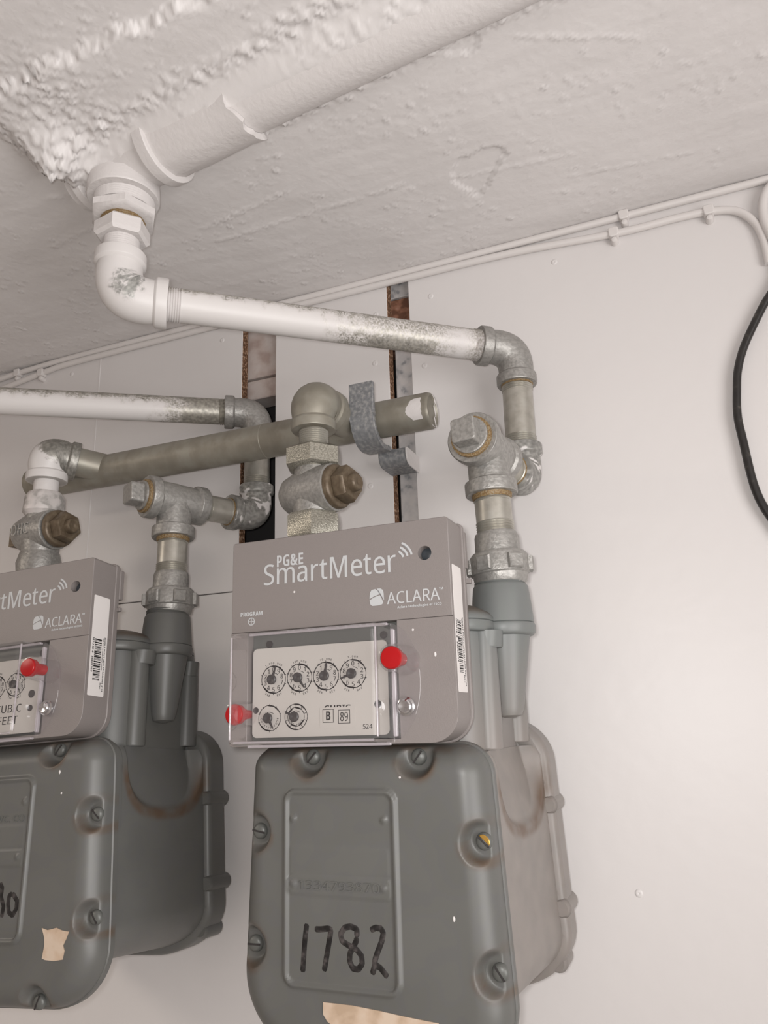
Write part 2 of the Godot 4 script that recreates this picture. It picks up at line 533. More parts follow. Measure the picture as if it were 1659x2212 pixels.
func materials() -> void:
	var fine := noise_tex(11, 0.02, [Color(0, 0, 0), Color(1, 1, 1)], [0.2, 0.8], 512, 5)
	var white := Color(0.858, 0.842, 0.836)
	M.wall = mat(white, 0.42, 0.0, null, 3.0, fine, 0.012)
	M.ceiling = mat(white, 0.5, 0.0, null, 5.0, noise_tex(5, 0.03, [Color(0, 0, 0), Color(1, 1, 1)], [0.3, 0.75], 512, 4), 0.013)
	M.room = mat(Color(0.80, 0.775, 0.76), 0.8)
	M.floor = mat(Color(0.74, 0.72, 0.70), 0.8)
	M.drip = mat(Color(0.83, 0.812, 0.805), 0.4, 0.0, null, 12.0, fine, 0.02)
	M.galv = mat(Color.WHITE, 0.36, 0.6, noise_tex(21, 0.03, [Color(0.655, 0.64, 0.605), Color(0.70, 0.685, 0.65), Color(0.725, 0.715, 0.685)], [0.2, 0.5, 0.8]), 9.0)
	M.cast = mat(Color.WHITE, 0.45, 0.5, noise_tex(22, 0.045, [Color(0.565, 0.56, 0.545), Color(0.625, 0.615, 0.60), Color(0.675, 0.665, 0.65)], [0.2, 0.5, 0.82]), 18.0, noise_tex(23, 0.05, [Color.BLACK, Color.WHITE], [0.2, 0.8]), 0.02)
	M.cast_painted = mat(Color.WHITE, 0.45, 0.2, noise_tex(52, 0.02, [Color(0.62, 0.605, 0.59), Color(0.80, 0.78, 0.77), Color(0.84, 0.815, 0.805)], [0.25, 0.45, 0.7]), 10.0)
	M.hexface = mat(Color.WHITE, 0.3, 0.6, noise_tex(24, 0.12, [Color(0.53, 0.52, 0.48), Color(0.66, 0.645, 0.60), Color(0.76, 0.745, 0.70)], [0.25, 0.5, 0.78]), 16.0, noise_tex(25, 0.14, [Color.BLACK, Color.WHITE], [0.2, 0.8]), 0.012)
	M.manifold = mat(Color.WHITE, 0.46, 0.4, noise_tex(26, 0.02, [Color(0.545, 0.525, 0.48), Color(0.585, 0.565, 0.52), Color(0.615, 0.60, 0.56)], [0.25, 0.5, 0.75]), 7.0)
	M.strap = mat(Color.WHITE, 0.5, 0.35, noise_tex(27, 0.05, [Color(0.50, 0.505, 0.515), Color(0.56, 0.565, 0.575), Color(0.66, 0.655, 0.65)], [0.25, 0.55, 0.85]), 14.0)
	M.sealant = mat(Color.WHITE, 0.55, 0.1, noise_tex(28, 0.06, [Color(0.42, 0.32, 0.20), Color(0.58, 0.48, 0.32), Color(0.55, 0.53, 0.48)], [0.3, 0.55, 0.8]), 30.0)
	M.brown = mat(Color.WHITE, 0.45, 0.3, noise_tex(29, 0.03, [Color(0.36, 0.31, 0.25), Color(0.42, 0.365, 0.30), Color(0.47, 0.42, 0.35)], [0.2, 0.5, 0.8]), 14.0)
	M.meter = StandardMaterial3D.new()
	M.meter.vertex_color_use_as_albedo = true
	M.meter.roughness = 0.42
	M.screw = mat(Color(0.385, 0.39, 0.378), 0.42, 0.15)
	M.brass = mat(Color(0.85, 0.68, 0.36), 0.3, 0.9)
	M.plastic = mat(Color(0.505, 0.478, 0.468), 0.45, 0.0, null, 60.0, fine, 0.004)
	M.print = mat(Color(0.72, 0.725, 0.73), 0.5)
	M.ink = mat(Color(0.06, 0.055, 0.055), 0.5)
	M.marker = mat(Color.WHITE, 0.4, 0.0, noise_tex(31, 0.03, [Color(0.09, 0.085, 0.085), Color(0.16, 0.15, 0.15), Color(0.30, 0.28, 0.275)], [0.3, 0.55, 0.8]), 14.0)
	M.dial = mat(Color(0.72, 0.70, 0.68), 0.5)
	M.sticker = mat(Color(0.86, 0.84, 0.83), 0.45)
	M.paper = mat(Color.WHITE, 0.7, 0.0, noise_tex(32, 0.02, [Color(0.70, 0.61, 0.52), Color(0.76, 0.67, 0.585), Color(0.79, 0.715, 0.64)], [0.25, 0.5, 0.75]), 8.0)
	M.hub = mat(Color(0.20, 0.19, 0.19), 0.4)
	M.hole = mat(Color(0.25, 0.27, 0.29), 0.35)
	M.clear = StandardMaterial3D.new()
	M.clear.transparency = BaseMaterial3D.TRANSPARENCY_ALPHA
	M.clear.albedo_color = Color(0.74, 0.70, 0.72, 0.045)
	M.clear.roughness = 0.04
	M.rim = StandardMaterial3D.new()
	M.rim.transparency = BaseMaterial3D.TRANSPARENCY_ALPHA
	M.rim.albedo_color = Color(0.80, 0.77, 0.79, 0.42)
	M.rim.roughness = 0.12
	M.red = mat(Color(0.64, 0.06, 0.08), 0.25)
	M.wood = mat(Color.WHITE, 0.8, 0.0, noise_tex(33, 0.02, [Color(0.40, 0.27, 0.20), Color(0.52, 0.36, 0.28), Color(0.62, 0.47, 0.40)], [0.3, 0.5, 0.8]), 10.0)
	M.wood_pale = mat(Color.WHITE, 0.7, 0.0, noise_tex(34, 0.012, [Color(0.66, 0.59, 0.56), Color(0.73, 0.675, 0.65), Color(0.77, 0.73, 0.71)], [0.2, 0.5, 0.8]), 8.0)
	M.board_edge = mat(Color.WHITE, 0.85, 0.0, noise_tex(35, 0.04, [Color(0.34, 0.24, 0.17), Color(0.48, 0.34, 0.24), Color(0.70, 0.60, 0.52)], [0.3, 0.55, 0.85]), 20.0)
	M.dark = mat(Color(0.22, 0.21, 0.21), 0.8)
	M.strut = mat(Color.WHITE, 0.5, 0.15, noise_tex(36, 0.02, [Color(0.58, 0.58, 0.59), Color(0.74, 0.73, 0.73), Color(0.80, 0.785, 0.78)], [0.2, 0.36, 0.7]), 9.0)
	M.cable = mat(Color(0.85, 0.83, 0.82), 0.45)
	M.black = mat(Color.WHITE, 0.4, 0.0, noise_tex(37, 0.04, [Color(0.13, 0.12, 0.115), Color(0.17, 0.16, 0.15), Color(0.42, 0.39, 0.36)], [0.3, 0.7, 0.95]), 8.0)

func slab(called: String, a: Vector3, b: Vector3, m: Material) -> Node3D:
	var o := thing(called, "", "", Vector3.ZERO, "", "structure")
	var mb := MB.new()
	mb.box(a, b)
	obj("slab", mb, m, o)
	return o

func room() -> void:
	slab("floor", Vector3(-2.4, -1.7, -0.5), Vector3(1.6, -1.6, 2.4), M.floor).set_meta("label", "plain grey floor far below the gas meters")
	slab("wall_left", Vector3(-2.4, -1.6, -0.5), Vector3(-2.2, 0.41, 2.4), M.room).set_meta("label", "plain white painted side wall beyond the meters")
	slab("wall_right", Vector3(1.4, -1.6, -0.5), Vector3(1.6, 0.41, 2.4), M.room).set_meta("label", "plain white painted side wall beside the cables")
	slab("wall_front", Vector3(-2.2, -1.6, 2.2), Vector3(1.4, 0.41, 2.4), M.room).set_meta("label", "plain white painted wall behind the photographer")
	var win := thing("added_window_1", "bright window added as a light source in the right-hand wall, outside the picture", "", Vector3.ZERO, "", "structure")  # unseen window, added to give the light from the right a body
	var fr := MB.new()
	for q in [[-0.90, -0.85, 0.32, 1.58], [0.15, 0.20, 0.32, 1.58], [-0.85, 0.15, 0.32, 0.35], [-0.85, 0.15, 1.55, 1.58], [-0.85, 0.15, 0.94, 0.96]]:
		fr.box(Vector3(1.375, q[0], q[2]), Vector3(1.405, q[1], q[3]))
	obj("window_frame", fr, M.room, win)
	fr = MB.new()
	fr.box(Vector3(1.385, -0.85, 0.35), Vector3(1.395, 0.15, 1.55))
	var pane_glow := mat(Color(0.9, 0.9, 0.9), 0.5)
	pane_glow.emission_enabled = true
	pane_glow.emission = Color(1.0, 0.99, 0.985)
	pane_glow.emission_energy_multiplier = 0.5
	obj("pane", fr, pane_glow, win)
	var lamp := thing("added_ceiling_lamp", "square glowing lamp added as a fill light on the ceiling, outside the picture to the left", "lamp", Vector3(-1.15, 0.36, 0.8))  # unseen lamp, added to lift the dim left side
	var b := MB.new()
	b.box(Vector3(-1.42, 0.345, 0.53), Vector3(-0.88, 0.41, 1.07))
	obj("housing", b, M.room, lamp)
	b = MB.new()
	b.box(Vector3(-1.40, 0.338, 0.55), Vector3(-0.90, 0.345, 1.05))
	var glow := mat(Color(0.95, 0.93, 0.9), 0.5)
	glow.emission_enabled = true
	glow.emission = Color(1.0, 0.95, 0.89)
	glow.emission_energy_multiplier = 0.4
	obj("light_panel", b, glow, lamp)

func wall_back() -> void:
	var w := thing("wall_back", "white painted wall of boards with two open vertical slots behind the pipes", "", Vector3.ZERO, "", "structure")
	var b := MB.new()
	b.box(Vector3(-2.4, -1.6, -0.5), Vector3(1.6, 0.41, -0.37))
	obj("backing", b, M.dark, w)
	var boards := [[-2.2, -0.4002, 0.0094, 0.41], [-0.3998, -0.156, 0.0094, 0.41], [-0.1045, 0.0548, 0.0094, 0.41], [0.0838, 1.4, -1.6, 0.41], [-2.2, 0.0836, -1.6, 0.0082]]
	for i in 5:
		var q: Array = boards[i]
		b = MB.new()
		b.box(Vector3(q[0], q[2], WALL - 0.012), Vector3(q[1], q[3], WALL), 0.0006)
		var p := obj("board", b, M.wall, w)
		if i == 1 or i == 2:
			b = MB.new()
			b.box(Vector3(q[1], q[2], WALL - 0.0122), Vector3(q[1] + 0.0012, q[3], WALL - 0.0008))
			sub("board_edge", b, M.board_edge, p, "raw brown cut edge of the board")
	# framing seen through the slots
	for q in [["stud", -0.175, 0.300, -0.085, 0.41, -0.30, -0.266, "wood_pale"], ["stud", -0.175, 0.270, -0.085, 0.2975, -0.30, -0.268, "wood_pale"], ["stud", 0.035, 0.325, 0.105, 0.366, -0.30, -0.266, "wood"], ["stud", 0.035, 0.30, 0.105, 0.3228, -0.30, -0.268, "wood"], ["header", 0.035, 0.3665, 0.105, 0.41, -0.30, -0.263, "strut"], ["strut", 0.058, -0.05, 0.1, 0.298, -0.30, -0.2635, "strut"]]:
		b = MB.new()
		b.box(Vector3(q[1], q[2], q[5]), Vector3(q[3], q[4], q[6]), 0.001)
		obj(q[0], b, M[q[7]], w)
	for x in [-0.4002]:
		b = MB.new()
		b.box(Vector3(x - 0.0012, 0.0094, WALL - 0.001), Vector3(x + 0.0014, 0.385, WALL + 0.0007), 0.0005)
		obj("seam", b, M.wall, w)
	for q in [Vector2(0.2642, 0.3548), Vector2(0.1005, 0.2585), Vector2(0.0363, 0.2754), Vector2(0.0256, 0.1181), Vector2(0.0396, 0.3417), Vector2(-0.1886, 0.3588), Vector2(0.1126, 0.3491), Vector2(-0.4536, 0.364), Vector2(0.2823, -0.3124), Vector2(-0.26, 0.12)]:
		b = MB.new()
		b.lathe(Vector3(q.x, q.y, WALL - 0.001), Vector3(0, 0, 1), [[0.0, 0.0045], [0.0013, 0.0035], [0.0018, 0.0018], [0.0012, 0.0004]], 14)
		obj("nail_head", b, M.wall, w)

# ---------------------------------------------------------------- ceiling
func pipe_z(x: float) -> float:
	return 0.045 + 0.12 * (x + 0.109)

func ceiling() -> void:
	var c := thing("ceiling", "white painted plaster ceiling with lumps, trowel marks and a mound of plaster along the pipe", "", Vector3.ZERO, "", "structure")
	var b := MB.new()
	b.box(Vector3(-2.4, 0.41, -0.5), Vector3(1.6, 0.55, 2.4))
	obj("slab", b, M.room, c)
	var st := 0.003
	var x0 := -0.95
	var z0 := -0.256
	var nx := 540
	var nz := 250
	var big := noise(1, 5.0, FastNoiseLite.TYPE_SIMPLEX_SMOOTH, 3)
	var trowel := noise(2, 1.0, FastNoiseLite.TYPE_SIMPLEX_SMOOTH, 3)
	var bump := noise(3, 95.0, FastNoiseLite.TYPE_SIMPLEX_SMOOTH, 2)
	var area := noise(4, 9.0, FastNoiseLite.TYPE_SIMPLEX_SMOOTH, 2)
	var torn := PackedVector2Array([Vector2(0.187, -0.104), Vector2(0.19, -0.125), Vector2(0.2016, -0.151), Vector2(0.216, -0.14), Vector2(0.2475, -0.098), Vector2(0.243, -0.088), Vector2(0.2301, -0.083), Vector2(0.2, -0.09)])
	var torn2 := PackedVector2Array([Vector2(0.2265, 0.0394), Vector2(0.24, 0.034), Vector2(0.2567, 0.0311), Vector2(0.2581, 0.0504), Vector2(0.236, 0.056)])
	var marks := [[Vector2(-0.096, -0.1006), Vector2(0.135, -0.1)], [Vector2(0.196, -0.116), Vector2(0.31, -0.126)], [Vector2(-0.217, 0.037), Vector2(-0.16, 0.031)], [Vector2(0.285, 0.0335), Vector2(0.388, -0.0124)], [Vector2(-0.10, -0.075), Vector2(0.02, -0.058)], [Vector2(-0.28, -0.03), Vector2(-0.2, -0.02)], [Vector2(0.30, -0.16), Vector2(0.42, -0.175)]]
	var v := PackedVector3Array()
	v.resize((nx + 1) * (nz + 1))
	for j in nz + 1:
		for i in nx + 1:
			var x := x0 + i * st
			var z := z0 + j * st
			var d := 0.0016 * big.get_noise_2d(x, z) + 0.0006 * trowel.get_noise_2d(x * 7.0, z * 38.0)
			var fine := bump.get_noise_2d(x, z)
			var ar := area.get_noise_2d(x, z)
			d += 0.0036 * maxf(fine - 0.36, 0.0) * ss(0.0, 0.45, ar + 0.15) + 0.0022 * maxf(fine - 0.55, 0.0)
			var p := Vector2(x + 0.004 * big.get_noise_2d(x * 14, z * 14), z + 0.004 * big.get_noise_2d(x * 14 + 50, z * 14))
			if absf(x - 0.22) < 0.06 and (Geometry2D.is_point_in_polygon(p, torn) or Geometry2D.is_point_in_polygon(p, torn2)): d -= 0.0019
			for mk in marks:
				var q := Geometry2D.get_closest_point_to_segment(p, mk[0], mk[1])
				var l := p.distance_to(q)
				if l < 0.006:
					d += 0.0011 * (1.0 - ss(0.0, 0.0022, l)) + (0.0004 if p.y > q.y else 0.0) * (1.0 - ss(0.0, 0.006, l))
			# the mound of plaster on the near side of the pipe
			var s := z - pipe_z(x)
			var edge := 0.172 + 0.012 * big.get_noise_2d(x * 3.0, 7.0) + 0.004 * fine
			var ends := ss(-0.19, -0.155, x + 0.012 * fine + 0.2 * (z - 0.12))
			if s > -0.002:
				var m := 0.0075 * (1.0 - ss(edge - 0.008, edge, z)) + 0.0128 * (1.0 - ss(0.016, 0.050, s)) * ss(-0.001, 0.010, s)
				m += 0.0035 * exp(-pow((s - 0.052) / 0.009, 2)) * (0.6 + fine)
				d += m * ends
				var rough := exp(-(Vector2(x, z) - Vector2(-0.105, 0.142)).length_squared() / 0.0022) + 0.6 * exp(-pow((z - 0.107) / 0.012, 2)) * ss(0.08, 0.12, x) * (1.0 - ss(0.2, 0.25, x))
				d += rough * 0.0045 * maxf(fine + 0.12, 0.0) * ends
			d += 0.026 * exp(-(Vector2(x, z) - Vector2(-0.146, 0.094)).length_squared() / 0.0007) * (1.0 + 0.22 * fine) * ss(0.026, 0.05, z)
			# rough seam of filler on the far side
			var far := pipe_z(x) - 0.034
			d += 0.004 * exp(-pow((z - far + 0.003 * fine) / 0.0055, 2)) * (0.5 + fine) * ss(-0.03, 0.0, x)
			v[j * (nx + 1) + i] = Vector3(x, CEIL - d, z)
	var idx := PackedInt32Array()
	var nn := PackedVector3Array()
	nn.resize(v.size())
	for j in nz + 1:
		for i in nx + 1:
			var a: Vector3 = v[j * (nx + 1) + mini(i + 1, nx)] - v[j * (nx + 1) + maxi(i - 1, 0)]
			var q: Vector3 = v[mini(j + 1, nz) * (nx + 1) + i] - v[maxi(j - 1, 0) * (nx + 1) + i]
			nn[j * (nx + 1) + i] = a.cross(q).normalized()
			if i < nx and j < nz:
				var o := j * (nx + 1) + i
				idx.append_array(PackedInt32Array([o, o + nx + 2, o + 1, o, o + nx + 1, o + nx + 2]))
	var arr := []
	arr.resize(Mesh.ARRAY_MAX)
	arr[Mesh.ARRAY_VERTEX] = v; arr[Mesh.ARRAY_NORMAL] = nn; arr[Mesh.ARRAY_INDEX] = idx
	var mesh := ArrayMesh.new()
	mesh.add_surface_from_arrays(Mesh.PRIMITIVE_TRIANGLES, arr)
	obj("plaster", mesh, M.ceiling, c)

func ceiling_main() -> void:
	var o := thing("ceiling_pipe", "thick white painted pipe with a tee fitting, half buried in the ceiling plaster", "pipe", Vector3(-0.109, 0.354, 0.043))
	var y := 0.394
	var a := Vector3(-0.165, y, pipe_z(-0.165))
	var d := Vector3(1, 0, 0.12).normalized()
	var b := MB.new()
	b.lathe(a, d, [[0.0, 0.0285], [0.9, 0.0285]], 40)
	obj("pipe", b, M.drip, o)
	b = MB.new()
	var c := Vector3(-0.109, y, pipe_z(-0.109))
	hub(b, c, d, 0.062, 0.0315, 0.039, 0.013)
	hub(b, c, -d, 0.045, 0.0315, 0.036, 0.010)
	b.lathe(Vector3(c.x, c.y, c.z - 0.003), Vector3.DOWN, [[0.0, 0.031], [0.016, 0.0302], [0.021, 0.0305], [0.024, 0.0345], [0.038, 0.0352], [0.040, 0.034], [0.040, 0.026]], 36)
	obj("tee_fitting", b, M.drip, o)
	# torn sleeve of plaster and paint round the pipe
	b = MB.new()
	var n := noise(8, 1.0)
	var rings := []
	var ux := Vector3.UP
	var vx := d.cross(ux)
	for k in 9:
		var r := PackedVector3Array()
		for j in 40:
			var an := TAU * j / 40
			var len := 0.145 + 0.007 * n.get_noise_2d(cos(an) * 2.0, sin(an) * 2.0) + 0.004 * sin(an * 2.0 + 1.0)
			var t := float(k) / 8
			var rad := lerpf(0.0338, 0.0330, t) + 0.0012 * n.get_noise_2d(an * 3.0, t * 4.0 + 9.0)
			if k == 8: rad = 0.0287
			elif k == 7: rad = 0.0348
			r.append(a + d * (0.115 + (len - 0.0) * minf(t * 8.0 / 7.0, 1.0) * 0.68) + (ux * cos(an) + vx * sin(an)) * rad)
		rings.append(r)
	b.loft(rings, false, false)
	obj("plaster_sleeve", b, M.drip, o)

# ---------------------------------------------------------------- gas lines
func gas_line(second: bool, bt: Vector3, tc: Vector3, ac: Vector3, top: Vector3, far: Vector3) -> void:
	var o: Node3D
	if second: o = thing("gas_pipe", "lower white and grey gas pipe run leading from the left meter out of frame", "pipe", bt)
	else: o = thing("gas_pipe", "upper white sprayed gas pipe run from the ceiling tee to the right meter", "pipe", bt)
	var d := (tc - bt).normalized()
	var l := bt.distance_to(tc)
	var b := MB.new()
	b.lathe(bt, d, [[0.0, 0.021], [0.0025, 0.0235], [0.0085, 0.0245], [0.0095, 0.0262], [0.025, 0.0262], [0.0285, 0.0235], [0.0285, 0.018]], 36)
	var ux := Vector3.RIGHT
	var vx := d.cross(ux).normalized()
	ux = vx.cross(d)
	for i in 6:
		var a := TAU * i / 6 + (0.5 if second else 0.25)
		var out := ux * cos(a) + vx * sin(a)
		var tr := Transform3D(Basis(d.cross(out), d, out), bt)
		var lug := MB.new()
		lug.box(Vector3(-0.0068, 0.0105, 0.02), Vector3(0.0068, 0.0235, 0.0298), 0.0012)
		lug.move(tr)
		b.p.append_array(lug.p); b.t.append_array(lug.t); b.c.append_array(lug.c)
	obj("union_nut", b, M.cast, o)
	b = MB.new()
	b.lathe(bt, d, [[0.026, 0.0198], [0.029, 0.0203], [0.044, 0.0198], [0.0475, 0.0185], [0.0475, 0.0155]], 10)
	obj("union_tail", b, M.cast, o)
	obj("nipple", nipple(bt + d * 0.044, bt + d * (l - 0.038), 0.0166, 0.013, 0.013), M.galv, o)
	b = MB.new()
	b.lathe(bt + d * (l - 0.0485), d, [[0.0, 0.0168], [0.0014, 0.0182], [0.006, 0.0188]], 26)
	obj("sealant_ring", b, M.sealant, o, "rust brown thread sealant")
	# tee: branch down, run towards the wall and to the square plug
	var w := (ac - tc).normalized()
	b = MB.new()
	hub(b, tc, -d, 0.0445, 0.0195, 0.0240, 0.012)
	hub(b, tc, w, 0.036, 0.0200, 0.0228, 0.011)
	hub(b, tc, -w, 0.0355, 0.0205, 0.0243, 0.011)
	obj("tee_fitting", b, M.cast, o)
	b = MB.new()
	b.lathe(tc - w * 0.030, -w, [[0.0, 0.0192], [0.0086, 0.0192], [0.0096, 0.0168]], 26)
	obj("sealant_ring", b, M.sealant, o, "rust brown thread sealant")
	b = MB.new()
	b.lathe(tc - w * 0.034, -w, [[0.0, 0.0168], [0.0075, 0.0168], [0.0085, 0.0155]], 26)
	var px := d.cross(-w).normalized()
	b.prism(rr(-0.0112, -0.0112, 0.0112, 0.0112, [0.003, 0.003, 0.003, 0.003], 4), 0.036, 0.0575, 0.0016, Transform3D(Basis(px, (-w).cross(px), -w), tc), 3)
	obj("square_plug", b, M.cast, o)
	obj("nipple", nipple(tc + w * 0.030, ac - w * 0.030, 0.0155, 0.012, 0.012), M.galv, o)
	var side := Vector3(far.x - top.x, far.y - top.y, far.z - top.z).normalized()
	var lower := painted(func(u: float, v: float, k: float) -> float: return ss(0.12, 0.22, k + 0.45 * ss(0.25, 0.5, absf(u - 0.5) * 2.0) * ss(0.25, 0.5, v) - 0.38), 128, 96, 41, Color(0.83, 0.812, 0.805), Color(0.60, 0.595, 0.58))
	obj("elbow", elbow(ac, -w, Vector3.UP, 0.040, 0.0185, 0.0215, 0.011, 0.001), lower, o)
	b = MB.new()
	b.lathe(ac - w * 0.0375, -w, [[0.0, 0.0172], [0.0032, 0.0172], [0.0036, 0.0156]], 26)
	obj("sealant_ring", b, M.sealant, o, "rust brown thread sealant")
	obj("riser_nipple", nipple(ac + Vector3.UP * 0.034, top - Vector3.UP * 0.034, 0.0160, 0.016, 0.016), M.galv, o)
	obj("elbow", elbow(top, Vector3.DOWN, side, 0.042, 0.0185, 0.0215, 0.011, 0.001), M.cast, o)
	b = MB.new()
	b.lathe(top - Vector3.UP * 0.0435, Vector3.UP, [[0.0, 0.0162], [0.001, 0.0172], [0.004, 0.0172]], 26)
	obj("sealant_ring", b, M.sealant, o, "rust brown thread sealant")
	# the sprayed pipe: paint came from below and in front, bare at the top and in patches by the wall
	var span := top.distance_to(far)
	if second:
		var pm := painted(func(u: float, v: float, k: float) -> float:
			var upside := absf(u - 0.5) * 2.0   # 1 at the top
			var s := 1.0 - ss(0.50, 0.84, upside + k * 0.12)
			s *= 1.0 - ss(0.885, 0.952, v + 0.03 * (0.5 - upside) + k * 0.025)
			return s, 128, 1024, 42)
		obj("pipe", nipple(far, top + side * 0.032, 0.0165, 0.0, 0.016), pm, o)
		return
	var pr := painted(func(u: float, v: float, k: float) -> float:
		var upside := absf(u - 0.5) * 2.0
		var s := 1.0 - ss(0.55, 0.92, upside + k * 0.15)
		var bare := ss(0.46, 0.66, v + k * 0.06) * (1.0 - ss(0.78, 0.90, v + k * 0.05))
		var low := ss(-0.1, 0.4, 0.40 - upside + k * 0.2)
		s *= 1.0 - bare * clampf(0.55 + low, 0.0, 1.0) * 0.85
		return s * (1.0 - 0.35 * ss(0.9, 0.95, v)), 128, 512, 43)
	obj("pipe", nipple(far - side * 0.032, top + side * 0.032, 0.0165, 0.026, 0.018), pr, o)
	var de := painted(func(u: float, v: float, k: float) -> float:
		var worn := exp(-pow((v - 0.54) / 0.20, 2)) * exp(-pow((u - 0.37) / 0.15, 2))
		return 1.0 - ss(0.25, 0.9, worn + k * 0.9 * worn), 160, 160, 44, Color(0.83, 0.812, 0.805), Color(0.64, 0.64, 0.625))
	obj("elbow", elbow(far, Vector3.UP, -side, 0.046, 0.0215, 0.0245, 0.011, 0.0015), de, o, "white sprayed elbow with a worn grey patch")
	b = MB.new()
	b.lathe(far + Vector3.UP * 0.044, Vector3.UP, [[0.0, 0.0175], [0.003, 0.0178], [0.0036, 0.0165]], 26)
	obj("sealant_ring", b, M.sealant, o, "rust brown thread sealant")
	obj("nipple", nipple(far + Vector3.UP * 0.040, far + Vector3.UP * 0.068, 0.0163, 0.026, 0.0), M.drip, o)
	b = MB.new()
	hexbar(b, far + Vector3.UP * 0.0625, Vector3.UP, 0.0175, 0.0265, 6, 0.35, 0.003)
	obj("hex_bushing", b, M.drip, o)
	b = MB.new()
	b.lathe(far + Vector3.UP * 0.079, Vector3.UP, threads(0.0, 0.008, 0.021), 28)
	obj("sealant_ring", b, M.sealant, o, "rust brown thread gap")
	b = MB.new()
	hexbar(b, far + Vector3.UP * 0.084, Vector3.UP, 0.013, 0.033, 6, 0.75, 0.003)
	obj("hex_bushing", b, M.drip, o)
	obj("nipple", nipple(far + Vector3.UP * 0.096, far + Vector3.UP * 0.11, 0.0285, 0.012, 0.0), M.drip, o)

func manifold() -> void:
	var o := thing("manifold_pipe", "thick bare grey horizontal pipe that both valves feed from, across the wall slots", "pipe", Vector3(-0.15, 0.1485, -0.18))
	var a := Vector3(-0.435, 0.1687, -0.18)
	var b := MB.new()
	b.lathe(a, Vector3.RIGHT, [[0.0, 0.018], [0.002, 0.0202], [0.562, 0.0202], [0.5650, 0.0188], [0.5653, 0.0165], [0.5635, 0.0155]], 40)
	obj("pipe", b, M.manifold, o)
	b = MB.new()
	var out := PackedVector2Array()
	for i in 14: out.append(Vector2(cos(lerpf(-1.9, 1.5, i / 13.0)), sin(lerpf(-1.9, 1.5, i / 13.0))) * 0.0185)
	for i in 8: out.append(Vector2(0.006 + 0.003 * sin(i * 2.1), lerpf(0.016, -0.0165, i / 7.0)))
	b.prism(out, 0.1298, 0.1309, 0.0003, Transform3D(Basis(Vector3(0, 0, -1), Vector3(0, 1, 0), Vector3(1, 0, 0)), Vector3(0.0, 0.1687, -0.18)))
	obj("paint_patch", b, M.drip, o, "white paint peeling from the pipe end")
	b = MB.new()
	var wob := noise(71, 1.0)
	for i in 12:
		for j in 6:
			var q := []
			for k in [[0, 0], [1, 0], [1, 1], [0, 1]]:
				var t: float = (i + k[0]) / 12.0
				var an := lerpf(-0.75, 0.45, t)
				var x0: float = 0.1065 + 0.012 * pow(absf(t - 0.45) * 1.6, 2.0) + 0.003 * wob.get_noise_1d(t * 9.0)
				var xx: float = lerpf(x0, 0.1235 + 0.0015 * wob.get_noise_1d(t * 7.0 + 40.0), (j + k[1]) / 6.0)
				q.append(Vector3(xx, 0.1687 + sin(an) * 0.0206, -0.18 + cos(an) * 0.0206))
			b.quad(q[0], q[3], q[2], q[1])
	obj("paint_patch", b, M.drip, o, "white paint patch near the pipe end")
	b = MB.new()
	b.lathe(Vector3(-0.0755, 0.1687, -0.18), Vector3.RIGHT, [[0.0, 0.0203], [0.0006, 0.0209], [0.0014, 0.0203]], 32)
	obj("weld_seam", b, M.manifold, o)

